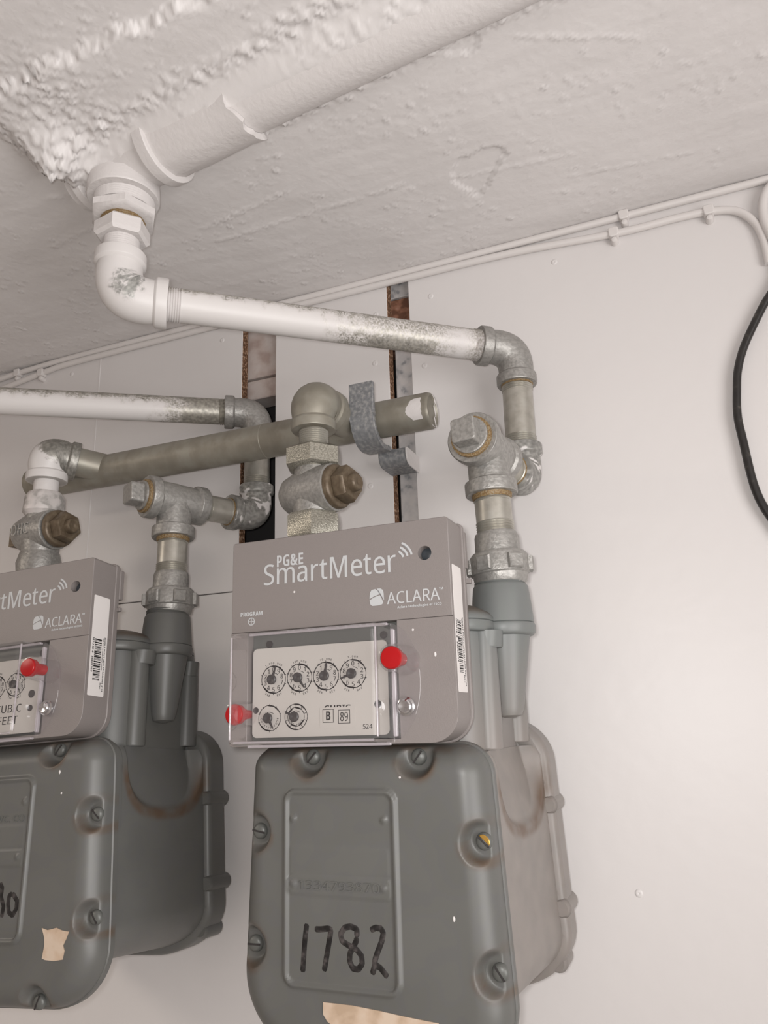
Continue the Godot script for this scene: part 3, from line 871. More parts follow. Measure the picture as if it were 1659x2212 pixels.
func valve(second: bool, at: Vector3, to_pipe: Vector3, bd: Vector3) -> void:
	var o: Node3D
	if second: o = thing("shutoff_valve", "grey gas valve with white painted elbow above the left meter", "valve", at + Vector3(0, 0.045, 0))
	else: o = thing("shutoff_valve", "bare grey gas valve with unpainted elbow above the right meter", "valve", at + Vector3(0, 0.045, 0))
	var up := Vector3.UP
	bd = bd.normalized()
	var c := at + up * (0.1805 if second else 0.1725)
	var em: Material = M.manifold
	var nm: Material = M.galv
	if second:
		em = painted(func(u: float, v: float, k: float) -> float:
			return 1.0 - ss(0.36, 0.50, v + k * 0.12 + 0.12 * sin(u * TAU + 2.6)), 160, 128, 51, Color(0.83, 0.812, 0.805), Color(0.58, 0.57, 0.545))
		nm = M.drip
	obj("elbow", elbow(c, Vector3.DOWN, to_pipe, 0.0345 if second else 0.0335, 0.0215, 0.0243 if second else 0.0232, 0.010, 0.0035), em, o)
	var tp := to_pipe.normalized()
	var st := c + tp * 0.026
	var b := MB.new()
	var reach := (c.z + 0.172) / -tp.z
	b.lathe(st, tp, [[0.0, 0.0175], [0.004, 0.0185], [maxf(reach - 0.030, 0.008), 0.0187], [maxf(reach - 0.012, 0.020), 0.0187]], 28)
	obj("branch_stub", b, M.manifold, o)
	obj("nipple", nipple(at + up * (0.127 if second else 0.110), c - up * 0.031, 0.0146, 0.0 if second else 0.030, 0.0), nm, o)
	b = MB.new()
	if second:
		b.lathe(at, up, [[0.100, 0.0195], [0.106, 0.0245], [0.124, 0.0235], [0.1305, 0.0195], [0.1305, 0.0155]], 14)
	else:
		hexbar(b, at + up * 0.0965, up, 0.0225, 0.0300, 6, 0.36, 0.0028)
	obj("top_collar", b, M.cast_painted if second else M.hexface, o)
	var bc := at + up * (0.0820 if second else 0.0735)
	b = MB.new()
	b.lathe(bc, up, [[-0.034, 0.0205], [-0.020, 0.0215], [0.0, 0.0225], [0.016, 0.0205], [0.028, 0.0195]], 32)
	b.lathe(bc - bd * (0.004 if second else 0.001), bd, [[-0.034, 0.009], [-0.0335, 0.0150], [-0.028, 0.0195], [-0.012, 0.0240], [0.006, 0.0252], [0.021, 0.0248], [0.0275, 0.0242], [0.0285, 0.022]], 36)
	obj("body", b, M.cast, o)
	if second:
		b = MB.new()
		write(b, "OHC", -0.0225, 0.0070, -0.0070, 0.0135, 0.0248, false, Transform3D(Basis(bd, up, bd.cross(up)), bc), 0.0012)
		obj("cast_lettering", b, M.cast, o)
	b = MB.new()
	if second: b.lathe(bc, up, [[-0.058, 0.024], [-0.040, 0.0262], [-0.026, 0.0225]], 10)
	else: hexbar(b, bc - up * 0.0515, up, 0.0275, 0.0285, 6, 0.36, 0.0035)
	obj("hex_end", b, M.cast if second else M.hexface, o)
	b = MB.new()
	var q := bc + bd * (0.0262 if second else 0.0262)
	b.lathe(q, bd, [[0.0, 0.021], [0.001, 0.0225], [0.005, 0.0225], [0.0070, 0.0212], [0.0080, 0.0185]], 30)
	hexbar(b, q + bd * 0.007, bd, 0.0150, 0.0190, 6, 0.3, 0.0028)
	b.lathe(q + bd * 0.0215, bd, [[0.0, 0.0092], [0.006, 0.0090], [0.0078, 0.0074], [0.0078, 0.0038], [0.0066, 0.002]], 22)
	obj("stem_nut", b, M.brown, o, "brown stem nut")
	if second:
		b = MB.new()
		b.box(Vector3(-0.0085, -0.0115, 0.0), Vector3(0.0085, 0.0115, 0.013), 0.001)
		var z := -bd
		b.move(Transform3D(Basis(up.cross(z), up, z), bc - up * 0.002 + z * 0.036))
		obj("square_end", b, M.brown, o)
	# inlet swivel between the valve and the meter, behind the module
	b = MB.new()
	b.lathe(at, up, [[-0.036, 0.021], [-0.032, 0.0255], [-0.008, 0.0255], [-0.004, 0.020], [0.0, 0.018], [0.030, 0.0165]], 24)
	obj("swivel", b, M.cast, o)

func pipe_strap() -> void:
	var o := thing("pipe_strap", "flat grey metal strap bent under the end of the thick bare pipe", "strap", Vector3(0.06, 0.13, -0.2))
	var path := [Vector2(-0.152, 0.2025), Vector2(-0.152, 0.185), Vector2(-0.152, 0.165)]
	for i in 9:
		var a := lerpf(0.0, -PI * 0.62, i / 8.0)
		path.append(Vector2(-0.1805, 0.166) + Vector2(cos(a), sin(a)) * 0.0285)
	path.append(Vector2(-0.2, 0.1405))
	# the bar's section in (z, y), swept along x
	var th := 0.0055
	var outer := PackedVector2Array()
	var inner := PackedVector2Array()
	for i in path.size():
		var t: Vector2 = (path[mini(i + 1, path.size() - 1)] - path[maxi(i - 1, 0)]).normalized()
		var n := Vector2(-t.y, t.x)
		outer.append(path[i] + n * th / 2)
		inner.append(path[i] - n * th / 2)
	inner.reverse()
	outer.append_array(inner)
	if Geometry2D.is_polygon_clockwise(outer): outer.reverse()
	# (a, b) -> (z, y): right-handed with x as the depth axis needs a = z flipped
	var flip := PackedVector2Array()
	for q in outer: flip.append(Vector2(-q.x, q.y))
	flip.reverse()
	var b := MB.new()
	b.prism(flip, 0.0455, 0.0735, 0.0006, Transform3D(Basis(Vector3(0, 0, -1), Vector3(0, 1, 0), Vector3(1, 0, 0)), Vector3.ZERO))
	obj("strap", b, M.strap, o)
	b = MB.new()
	var leg := rr(0.2085, 0.1255, 0.2495, 0.1435, [0.012, 0.001, 0.001, 0.001], 6)
	b.prism(leg, 0.0535, 0.0865, 0.0008, Transform3D(Basis(Vector3(0, 0, -1), Vector3(0, 1, 0), Vector3(1, 0, 0)), Vector3.ZERO))
	obj("bracket", b, M.strap, o)
	b = MB.new()
	b.prism(rr(0.2075, 0.1245, 0.2495, 0.1445, [0.0125, 0.001, 0.001, 0.004], 6), 0.0866, 0.0884, 0.0004, Transform3D(Basis(Vector3(0, 0, -1), Vector3(0, 1, 0), Vector3(1, 0, 0)), Vector3.ZERO))
	obj("paint_skin", b, M.drip, o, "white paint on the bracket's side")

# ---------------------------------------------------------------- gas meter
func plain_tone(p: Vector3) -> Color:  # meter colours without the painted side light
	return meter_tone(p, false)

func meter_tone(p: Vector3, side_lit := true) -> Color:
	var n: FastNoiseLite = M.n1
	var n2: FastNoiseLite = M.n2
	var g := Color(0.378, 0.378, 0.368).srgb_to_linear()
	var lit_warm := Color(0.555, 0.525, 0.505).srgb_to_linear()
	var rust := Color(0.35, 0.265, 0.19).srgb_to_linear()
	g = g * (1.0 + 0.10 * n2.get_noise_3dv(p))
	var k := n.get_noise_3dv(p)
	if side_lit and p.x > 0.17 and p.z < -0.04:  # light from the right painted into the side's colour, cool above, warm below
		var lit_cool := Color(0.455, 0.468, 0.463).srgb_to_linear()
		g = g.lerp(lit_cool.lerp(lit_warm, ss(-0.09, -0.19, p.y)), clampf(0.78 + 0.2 * k, 0.0, 1.0) * (ss(0.17, 0.19, p.x)))
	var r := 0.0
	for s in SCREWS:
		var q := Vector2(p.x, p.y).distance_to(s)
		if p.z > -0.04: r = maxf(r, (0.42 + 0.5 * k) * ss(0.010, 0.0135, q) * (1.0 - ss(0.0155, 0.021, q)) * (1.0 if p.y < s.y else 0.35))
	if p.z > -0.04: r = maxf(r, (0.35 + 0.7 * k) * ss(-0.181, -0.172, p.y))
	if p.x > 0.185 and p.z < -0.04 and p.z > -0.1755 and p.y < -0.178:
		var d := arch_sd(p.z, p.y)
		r = maxf(r, (0.62 + 0.6 * k) * (1.0 - ss(0.002, 0.008, absf(d - 0.003))) * (1.0 - ss(-0.215, -0.185, p.y)))
	if p.y > -0.0705 and p.y < -0.045 and Vector2(p.x - 0.2066, p.z + 0.11).length() > 0.031: r = maxf(r, 0.45 + 0.5 * k)
	return g.lerp(rust, clampf(r, 0.0, 0.8))

func side_x(z: float, y: float) -> float:
	var grow := lerpf(0.010, -0.0015, pow((z + 0.179) / 0.1405, 0.85))
	var x := BX1
	if y > BY1 - 0.022: x = BX1 - 0.022 + sqrt(maxf(0.022 * 0.022 - pow(y - BY1 + 0.022, 2), 0.0))
	x = taper(x, y) + grow
	var a := arch_sd(z, y)
	var inner := minf(x, lerpf(0.1994, x - 0.0032, clampf((-0.1775 - y) / 0.058, 0.0, 1.0)))
	return lerpf(x + 0.0002, inner, 1.0 - ss(-0.006, 0.002, a))

func gas_meter(second: bool) -> Node3D:
	if not M.has("n1"):
		M.n1 = noise(61, 40.0, FastNoiseLite.TYPE_SIMPLEX_SMOOTH, 3)
		M.n2 = noise(62, 14.0, FastNoiseLite.TYPE_SIMPLEX_SMOOTH, 3)
	var o: Node3D
	if second: o = thing("gas_meter", "grey cast gas meter at left, partly out of frame, with a torn beige sticker", "gas meter")
	else: o = thing("gas_meter", "grey cast gas meter in the middle with 1782 written in marker", "gas meter")
	if not M.has("cover_mesh"):
		M.cover_mesh = cover_mesh(meter_tone)
		var b := MB.new()
		# gasket flange behind the cover
		b.prism(body_outline(0.0012), -0.0405, -0.0325, 0.001)
		M.flange_mesh = b.paint(meter_tone).mesh()
		b = MB.new()
		var rings := []
		for i in 37:
			var z := lerpf(-0.179, -0.0385, i / 36.0)
			var grow := lerpf(0.010, -0.0015, pow(i / 36.0, 0.85))
			var ring := PackedVector3Array()
			for w in body_outline(grow):
				var pull := 0.0
				if w.x > 0.17 and w.y > -0.30: pull = 0.02 * (1.0 - ss(0.0, 0.006, arch_sd(z, w.y)))
				ring.append(Vector3(w.x - pull, shorter(w.y, 0.70), z))
			rings.append(ring)
		b.loft(rings)
		var pnz := 84
		var pny := 48
		var grid := []
		for j in pny + 1:
			var row := PackedVector3Array()
			for i in pnz + 1:
				var z := lerpf(-0.178, -0.046, float(i) / pnz)
				var y := lerpf(-0.252, -0.1775, float(j) / pny)
				row.append(Vector3(side_x(z, y), y, z))
			grid.append(row)
		for j in pny:
			for i in pnz:
				b.quad(grid[j][i + 1], grid[j][i], grid[j + 1][i], grid[j + 1][i + 1])
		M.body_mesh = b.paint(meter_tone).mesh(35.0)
		M.body_mesh_plain = b.paint(plain_tone).mesh(35.0)
		b = MB.new()
		var bo := body_outline(0.0165)
		for i in bo.size(): bo[i].y = shorter(bo[i].y, 0.72)
		b.prism(bo, -0.2085, -0.172, 0.007, Transform3D(), 4)
		for s in [-0.2285, -0.312]:
			b.lathe(Vector3(0.2205 + (-0.2285 - s) * 0.05, s, -0.2085), Vector3(0, 0, 1), [[0.0, 0.0085], [0.034, 0.0085], [0.038, 0.006]], 18)
		for s in [Vector2(0.075, -0.3715), Vector2(0.165, -0.3700), Vector2(0.217, -0.3555)]:
			b.lathe(Vector3(s.x, s.y, -0.206), Vector3(0, 0, 1), [[0.0, 0.0085], [0.026, 0.0085], [0.031, 0.006]], 18)
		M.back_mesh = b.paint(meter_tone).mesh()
		M.back_mesh_plain = b.paint(plain_tone).mesh()
		# upper chamber
		var up := Transform3D(Basis(Vector3(1, 0, 0), Vector3(0, 0, -1), Vector3(0, 1, 0)), Vector3.ZERO)
		b = MB.new()
		var ch := rr(0.014, 0.0475, 0.199, 0.187, [0.03, 0.03, 0.03, 0.03], 10)
		b.prism(ch, -0.186, -0.080, 0.0, up)
		b.lathe(Vector3(0.1965, -0.177, -0.076), Vector3.UP, [[0.0, 0.0105], [0.0015, 0.0115], [0.094, 0.0115]], 20)
		b.lathe(Vector3(0.1985, -0.174, -0.166), Vector3.UP, [[0.0, 0.0105], [0.0015, 0.0115], [0.090, 0.0115]], 20)
		# bolt lugs under the lip
		b.lathe(Vector3(0.1985, -0.0965, -0.0795), Vector3.UP, [[0.0, 0.0125], [0.0012, 0.0135], [0.014, 0.0145]], 18)
		b.lathe(Vector3(0.2015, -0.0985, -0.164), Vector3.UP, [[0.0, 0.009], [0.0015, 0.0095], [0.016, 0.0105]], 18)
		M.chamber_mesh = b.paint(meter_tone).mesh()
		M.chamber_mesh_plain = b.paint(plain_tone).mesh()
		b = MB.new()
		var rings2 := []
		for q in [[-0.0835, 0.004], [-0.082, 0.0062], [-0.078, 0.0068], [-0.0745, 0.0062], [-0.0742, 0.0050], [-0.0735, 0.0062], [-0.0705, 0.0060], [-0.066, 0.002], [-0.061, -0.008], [-0.057, -0.024], [-0.0555, -0.042]]:
			rings2.append(MB.lift(MB.inset(ch, -q[1]), q[0], up))
		b.loft(rings2)
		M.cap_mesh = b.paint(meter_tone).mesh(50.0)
		M.cap_mesh_plain = b.paint(plain_tone).mesh(50.0)
		for side in 2:
			b = MB.new()
			var x := 0.2066 if side == 0 else 0.0285
			b.lathe(Vector3(x, 0, -0.11), Vector3.UP, [[-0.153, 0.004], [-0.151, 0.0105], [-0.145, 0.0130], [-0.0850, 0.0225], [-0.0845, 0.0255], [-0.0825, 0.0275], [-0.0765, 0.0280], [-0.0745, 0.0272], [-0.0742, 0.0262], [-0.0735, 0.0272], [-0.050, 0.0252], [-0.042, 0.0243], [-0.0395, 0.0228], [-0.039, 0.0215]] , 40)
			b.lathe(Vector3(x, 0, -0.11), Vector3.UP, threads(-0.0395, -0.034, 0.0222), 36)
			M["boss_mesh%d" % side] = b.paint(meter_tone).mesh()
			M["boss_mesh_plain%d" % side] = b.paint(plain_tone).mesh()
		b = MB.new()
		b.lathe(Vector3.ZERO, Vector3(0, 0, 1), [[0.0, 0.0062], [0.0012, 0.0062], [0.0030, 0.0056], [0.0042, 0.0040], [0.0046, 0.0015]], 22)
		M.screw_mesh = b.mesh()
		b = MB.new()
		b.box(Vector3(-0.0056, -0.0007, 0.0042), Vector3(0.0056, 0.0007, 0.00475), 0.0)
		M.slot_mesh = b.mesh()
	obj("front_cover", M.cover_mesh, M.meter, o)
	obj("gasket_flange", M.flange_mesh, M.meter, o)
	obj("body", M.body_mesh_plain if second else M.body_mesh, M.meter, o)  # only the middle meter has the side light in its colours
	obj("back_cover", M.back_mesh_plain if second else M.back_mesh, M.meter, o)
	obj("upper_chamber", M.chamber_mesh_plain if second else M.chamber_mesh, M.meter, o)
	obj("top_cap", M.cap_mesh_plain if second else M.cap_mesh, M.meter, o)
	obj("outlet_boss", M.boss_mesh_plain0 if second else M.boss_mesh0, M.meter, o)
	obj("inlet_boss", M.boss_mesh1, M.meter, o)
	for i in SCREWS.size():
		var s: Vector2 = SCREWS[i]
		var sc := obj("screw", M.screw_mesh, M.screw, o)
		sc.position = Vector3(s.x, s.y, -0.0228)
		sc.rotation.z = [-0.75, -0.95, -0.2, 0.0, 0.8, 0.9, 0.5, 1.2][i]
		var sl := MeshInstance3D.new()
		sl.name = "slot"; sl.mesh = M.slot_mesh; sl.material_override = M.hub
		sc.add_child(sl, true)
		if i == 0 and not second:
			var b3 := MB.new()
			var half := PackedVector2Array()
			for k in 9: half.append(Vector2(cos(PI * k / 8.0) * 0.0048, 0.0011 + sin(PI * k / 8.0) * 0.0036))
			b3.prism(half, 0.0036, 0.0049, 0.0004)
			var br := MeshInstance3D.new()
			br.name = "bare_patch"; br.mesh = b3.mesh(); br.material_override = M.brass
			br.set_meta("label", "brass bared on the screw head")
			sc.add_child(br, true)
	var b2 := MB.new()
	if second:
		write(b2, "20 WC. CO", 0.085, 0.131, -0.2405, 0.0055, -0.0105, false, Transform3D(), 0.0009)
		obj("cast_lettering", b2, M.screw, o)
	else:
		write(b2, "1334793870", 0.059, 0.1255, -0.2732, 0.0062, -0.0096, false, Transform3D(), 0.0010)
		obj("cast_number", b2.paint(meter_tone), M.meter, o)
	# marker figures
	var strokes := []
	if second:
		strokes = [[[0.1264, -0.2998], [0.1322, -0.3061], [0.1323, -0.3122], [0.1289, -0.3177], [0.1243, -0.3151], [0.1226, -0.308], [0.1231, -0.3018], [0.1264, -0.2998]], [[0.1116, -0.2913], [0.1143, -0.2955], [0.114, -0.3027], [0.1179, -0.3099], [0.1171, -0.3191]]]
	else:
		strokes = [[[0.065, -0.2969], [0.0633, -0.3088], [0.0615, -0.3294]], [[0.0717, -0.3001], [0.0767, -0.3], [0.0822, -0.2991], [0.085, -0.2995], [0.0844, -0.3038], [0.082, -0.3146], [0.0792, -0.3275]],
			[[0.106, -0.3034], [0.1061, -0.2981], [0.1013, -0.2966], [0.0965, -0.2975], [0.0928, -0.302], [0.0941, -0.3068], [0.0989, -0.3091], [0.1053, -0.3113], [0.1094, -0.3153], [0.1098, -0.3205], [0.1066, -0.3243], [0.1023, -0.324], [0.0998, -0.3195], [0.1002, -0.3142], [0.1032, -0.3097], [0.1054, -0.306], [0.106, -0.3034]],
			[[0.1168, -0.2983], [0.121, -0.2963], [0.1252, -0.2965], [0.1269, -0.2995], [0.1255, -0.3047], [0.1221, -0.3119], [0.1199, -0.3172], [0.1196, -0.3206], [0.1175, -0.3267]], [[0.12, -0.3202], [0.1239, -0.322], [0.1293, -0.3275]]]
	b2 = MB.new()
	for s in strokes:
		var cv := Curve3D.new()
		for i in s.size():
			var prev := Vector3(s[maxi(i - 1, 0)][0], s[maxi(i - 1, 0)][1], 0)
			var next := Vector3(s[mini(i + 1, s.size() - 1)][0], s[mini(i + 1, s.size() - 1)][1], 0)
			cv.add_point(Vector3(s[i][0], s[i][1], -0.01015), (prev - next) / 6.0, (next - prev) / 6.0)
		var pts := []
		var rad := []
		var n := maxi(int(cv.get_baked_length() / 0.0012), 4)
		for i in n + 1:
			pts.append(cv.sample_baked(cv.get_baked_length() * i / n))
			rad.append(0.0021 if i > 0 and i < n else 0.0013)
		b2.sweep(pts, rad, 8, Vector3(0, 0, 1), 0.12)
	obj("marker_figures", b2, M.marker, o, "black felt pen figures")
	b2 = MB.new()
	if second:
		b2.prism(ccw([Vector2(0.162, -0.3276), Vector2(0.1682, -0.3292), Vector2(0.1775, -0.3275), Vector2(0.183, -0.3295), Vector2(0.1904, -0.3305), Vector2(0.1884, -0.3358), Vector2(0.1856, -0.3411), Vector2(0.1874, -0.3449), Vector2(0.1861, -0.3516), Vector2(0.1777, -0.3526), Vector2(0.1683, -0.3519), Vector2(0.1648, -0.3507), Vector2(0.1663, -0.3411), Vector2(0.1656, -0.3352), Vector2(0.1638, -0.3313)]), -0.0112, -0.0098)
		obj("torn_sticker", b2, M.paper, o, "torn beige paper sticker remnant")
	else:
		b2.prism(ccw([Vector2(0.0782, -0.3475), Vector2(0.1013, -0.3476), Vector2(0.122, -0.349), Vector2(0.1371, -0.3505), Vector2(0.1519, -0.3516), Vector2(0.1659, -0.3526), Vector2(0.166, -0.3655), Vector2(0.13, -0.3675), Vector2(0.105, -0.366), Vector2(0.0862, -0.362), Vector2(0.0815, -0.3595), Vector2(0.0781, -0.3552)]), -0.0112, -0.0098)
		obj("torn_sticker", b2, M.paper, o, "beige paper sticker strip, partly torn")
	return o

func ccw(q: Array) -> PackedVector2Array:
	var o := PackedVector2Array(q)
	if Geometry2D.is_polygon_clockwise(o): o.reverse()
	return o

# ---------------------------------------------------------------- reading module on the meter's front
func arc_band(mb: MB, c: Vector2, r0: float, r1: float, a0: float, a1: float, z: float, th := 0.00015, n := 24) -> void:
	var o := PackedVector2Array()
	for i in n + 1:
		var a := lerpf(a0, a1, float(i) / n)
		o.append(c + Vector2(cos(a), sin(a)) * r1)
	for i in n + 1:
		var a := lerpf(a1, a0, float(i) / n)
		o.append(c + Vector2(cos(a), sin(a)) * r0)
	mb.prism(ccw(o), z, z + th)

func ring_band(mb: MB, c: Vector2, r0: float, r1: float, z: float) -> void:
	for i in 2: arc_band(mb, c, r0, r1, PI * i, PI * (i + 1), z)

func module(second: bool) -> Node3D:
	var o: Node3D
	if second: o = thing("meter_module", "grey plastic reading module on the left meter, cut off by the picture's edge", "meter module")
	else: o = thing("meter_module", "grey plastic reading module with clear dial window on the middle meter", "meter module")
	var b := MB.new()
	var w := 0.195
	# upper cover: walls, then the face in patches round the antenna hole
	var out := rr(0, -0.0776, w, 0, [0, 0, 0.003, 0.002], 4)
	var rings := [MB.lift(out, -0.033, Transform3D()), MB.lift(out, -0.0008, Transform3D()), MB.lift(MB.inset(out, 0.0003), -0.0002, Transform3D()), MB.lift(MB.inset(out, 0.0008), 0.0, Transform3D())]
	b.loft(rings, true, false)
	var hc := Vector2(0.1748, -0.0274)
	var hr := 0.0056
	var sq := []
	var circ := PackedVector3Array()
	var square := PackedVector3Array()
	var deep := PackedVector3Array()
	for i in 32:
		var a := TAU * i / 32
		var d := Vector2(cos(a), sin(a))
		circ.append(Vector3(hc.x + d.x * hr, hc.y + d.y * hr, 0))
		deep.append(Vector3(hc.x + d.x * hr * 0.93, hc.y + d.y * hr * 0.93, -0.0075))
		var k := 0.012 / maxf(absf(d.x), absf(d.y))
		square.append(Vector3(hc.x + d.x * k, hc.y + d.y * k, 0))
	b.loft([square, circ, deep], false, false)
	var f := 0.0008
	for q in [[f, -0.0776 + f, hc.x - 0.012, -f], [hc.x + 0.012, -0.0776 + f, w - f, -f], [hc.x - 0.012, hc.y + 0.012, hc.x + 0.012, -f], [hc.x - 0.012, -0.0776 + f, hc.x + 0.012, hc.y - 0.012]]:
		b.quad(Vector3(q[0], q[1], 0), Vector3(q[2], q[1], 0), Vector3(q[2], q[3], 0), Vector3(q[0], q[3], 0))
	var cover := obj("upper_cover", b, M.plastic, o)
	b = MB.new()
	b.lathe(Vector3(hc.x, hc.y, -0.0085), Vector3(0, 0, 1), [[0.0, 0.0052], [0.0012, 0.0052], [0.0022, 0.0035], [0.0024, 0.001]], 20)
	sub("recessed_screw", b, M.hole, cover)
	# printing
	b = MB.new()
	write(b, "SmartMeter", 0.0312, 0.1506, -0.0396, 0.0176, 0.0)
	write(b, "PG&E", 0.0437, 0.0684, -0.0250, 0.0098, 0.0, true)
	for i in 3:
		var r := 0.0058 + i * 0.0036
		arc_band(b, Vector2(0.1506, -0.0300), r, r + 0.0016, deg_to_rad(10), deg_to_rad(66), 0.0, 0.0003, 10)
	write(b, "ACLARA", 0.1421, 0.1855, -0.0648, 0.0093, 0.0)
	write(b, "TM", 0.1852, 0.1884, -0.0572, 0.0017, 0.0, true)
	write(b, "Aclara Technologies of ESCO", 0.1506, 0.1866, -0.0687, 0.0018, 0.0, true)
	write(b, "PROGRAM", 0.0090, 0.0301, -0.0641, 0.0034, 0.0, true)
	ring_band(b, Vector2(0.0195, -0.0688), 0.0026, 0.0033, 0.0)
	b.prism(rr(0.0170, -0.0691, 0.0220, -0.0685, [0, 0, 0, 0]), 0.0, 0.0003)
	b.prism(rr(0.0192, -0.0713, 0.0198, -0.0663, [0, 0, 0, 0]), 0.0, 0.0003)
	# the maker's square emblem: three rounded fields parted by curved gaps
	b.prism(ccw([Vector2(0.1276, -0.0573), Vector2(0.1279, -0.0545), Vector2(0.1293, -0.0524), Vector2(0.1325, -0.0519), Vector2(0.1345, -0.0535), Vector2(0.1360, -0.0563), Vector2(0.1318, -0.0574), Vector2(0.1274, -0.0594)]), 0.0, 0.0003)
	b.prism(ccw([Vector2(0.1274, -0.0604), Vector2(0.1315, -0.0583), Vector2(0.1363, -0.0571), Vector2(0.1376, -0.0596), Vector2(0.1390, -0.0630), Vector2(0.1378, -0.0645), Vector2(0.1340, -0.0651), Vector2(0.1295, -0.0650), Vector2(0.1279, -0.0636)]), 0.0, 0.0003)
	b.prism(ccw([Vector2(0.1336, -0.0517), Vector2(0.1372, -0.0519), Vector2(0.1391, -0.0533), Vector2(0.1395, -0.0560), Vector2(0.1396, -0.0612), Vector2(0.1384, -0.0590), Vector2(0.1368, -0.0556), Vector2(0.1352, -0.0531)]), 0.0, 0.0003)
	sub("lettering", b, M.print, cover, "white printed lettering and emblems")
	# lower frame round the index window
	b = MB.new()
	var u := PackedVector2Array()
	for q in rr(0.0, -0.169, w, -0.07775, [0.003, 0.021, 0.0, 0.0], 10): u.append(q)
	u.remove_at(u.size() - 1)
	u.append_array(PackedVector2Array([Vector2(0.1495, -0.07775), Vector2(0.1495, -0.1655), Vector2(0.0165, -0.1655), Vector2(0.0165, -0.07775), Vector2(0.0, -0.07775)]))
	b.prism(u, -0.033, 0.0, 0.0003)
	obj("lower_frame", b, M.plastic, o)
	# ridge between the housing's halves, back plate and its tabs
	b = MB.new()
	var whole := rr(0.0, -0.169, w, 0.0, [0.003, 0.021, 0.003, 0.002], 8)
	b.prism(MB.inset(whole, -0.0016), -0.0375, -0.0325, 0.0007)
	b.prism(MB.inset(whole, -0.0002), -0.0405, -0.0370, 0.0)
	b.prism(rr(0.12, -0.0345, w + 0.0012, -0.0035, [0.001, 0.001, 0.002, 0.001]), -0.0465, -0.0400, 0.0008)
	b.prism(rr(w - 0.01, -0.0480, w + 0.0052, -0.0440, [0.0006, 0.0006, 0.0006, 0.0006]), -0.0405, -0.0365, 0.0005)
	obj("back_plate", b, M.plastic, o)
	# side sticker with bar code
	b = MB.new()
	var side := Transform3D(Basis(Vector3(0, 0, -1), Vector3(0, 1, 0), Vector3(1, 0, 0)), Vector3.ZERO)
	b.prism(rr(0.0040, -0.1335, 0.0272, -0.0372, [0.0012, 0.0012, 0.0012, 0.0012], 4), w - 0.0001, w + 0.0002, 0.0, side)
	var lab := obj("side_label", b, M.sticker, o, "white bar code sticker")
	b = MB.new()
	var rng := RandomNumberGenerator.new()
	rng.seed = 7 if second else 8
	var y := -0.0795
	while y > -0.1190:
		var t: float = [0.0004, 0.0004, 0.0008, 0.0012][rng.randi() % 4]
		b.prism(rr(0.0095, y - t, 0.0192, y, [0, 0, 0, 0]), w + 0.0001, w + 0.0003, 0.0, side)
		y -= t + [0.0004, 0.0005, 0.0009][rng.randi() % 3]
	var along := Transform3D(side.basis * Basis(Vector3(0, -1, 0), Vector3(1, 0, 0), Vector3(0, 0, 1)), Vector3(w, 0, 0))
	# text runs down the label: local x is down
	write(b, "MTU ID #   34425707" if second else "MTU ID #   34443724", 0.0790, 0.1115, 0.0062, 0.0021, 0.0, true, along)
	write(b, "SINGLE INPUT MTU 7715AM 092 4125" if second else "SINGLE INPUT MTU 7715AM 092 4125", 0.0765, 0.1290, 0.0232, 0.0016, 0.0, true, along)
	write(b, "Star", 0.1205, 0.1265, 0.0205, 0.0012, 0.0, true, along)
	write(b, "FCC PART 15 COMPLIANT DEVICE", 0.0780, 0.1085, 0.0208, 0.0010, 0.0, true, along)
	sub("bar_code", b, M.ink, lab, "black bar code and small print")
	# index behind the window
	b = MB.new()
	b.prism(rr(0.0168, -0.1650, 0.1492, -0.0780, [0.001, 0.001, 0.001, 0.001]), -0.030, -0.0085, 0.0)
	var idx := obj("index_base", b, M.screw, o)
	b = MB.new()
	for q in [Vector2(0.0322, -0.0878), Vector2(0.1350, -0.0872)]:
		b = MB.new()
		b.lathe(Vector3(q.x, q.y, -0.0085), Vector3(0, 0, 1), [[0.0, 0.0030], [0.0008, 0.0030], [0.0009, 0.0018]], 16)
		sub("base_screw", b, M.hub, idx)
	b = MB.new()
	b.prism(rr(0.0188, -0.1625, 0.1390, -0.0914, [0.004, 0.004, 0.004, 0.004], 5), -0.0060, -0.0045, 0.0002)
	var plate := obj("dial_plate", b, M.dial, o)
	b = MB.new()
	for q in [[Vector2(0.0222, -0.1409), 0.0026], [Vector2(0.1300, -0.1398), 0.0030], [Vector2(0.1302, -0.1265), 0.0038]].slice(0, 3 if second else 2):
		b = MB.new()
		b.lathe(Vector3(q[0].x, q[0].y, -0.0046), Vector3(0, 0, 1), [[0.0, q[1]], [0.0003, q[1]]], 18)
		sub("plate_hole", b, M.hub, plate)
	dials(plate, o, second)
	# clear window, its two sealed plugs and its screw
	b = MB.new()
	var co := rr(0.0162, -0.1685, 0.1462, -0.0803, [0.006, 0.006, 0.006, 0.006], 6)
	var cr := []
	for q in [[0.0003, 0.0], [0.024, 0.0012], [0.0285, 0.0019], [0.0308, 0.0034], [0.0320, 0.0054]]:
		cr.append(MB.lift(MB.inset(co, q[1]), q[0], Transform3D()))
	b.loft(cr, false, true)
	var win := obj("clear_window", b, M.clear, o, "clear plastic window over the dials", 12.0)
	b = MB.new()
	var ear := PackedVector2Array([Vector2(0.1445, -0.1680)])
	for i in 17:
		var a := lerpf(-1.15, 1.28, i / 16.0)
		ear.append(Vector2(0.1405, -0.1235) + Vector2(cos(a) * 0.0275, sin(a) * 0.0445))
	ear.append(Vector2(0.1445, -0.0800))
	b.prism(ccw(ear), 0.0003, 0.0028, 0.0004)
	sub("flange_ear", b, M.clear, win)
	b = MB.new()
	b.prism(rr(0.1455, -0.1640, 0.1485, -0.0845, [0.001, 0.001, 0.001, 0.001], 3), 0.0006, 0.0045, 0.0005)
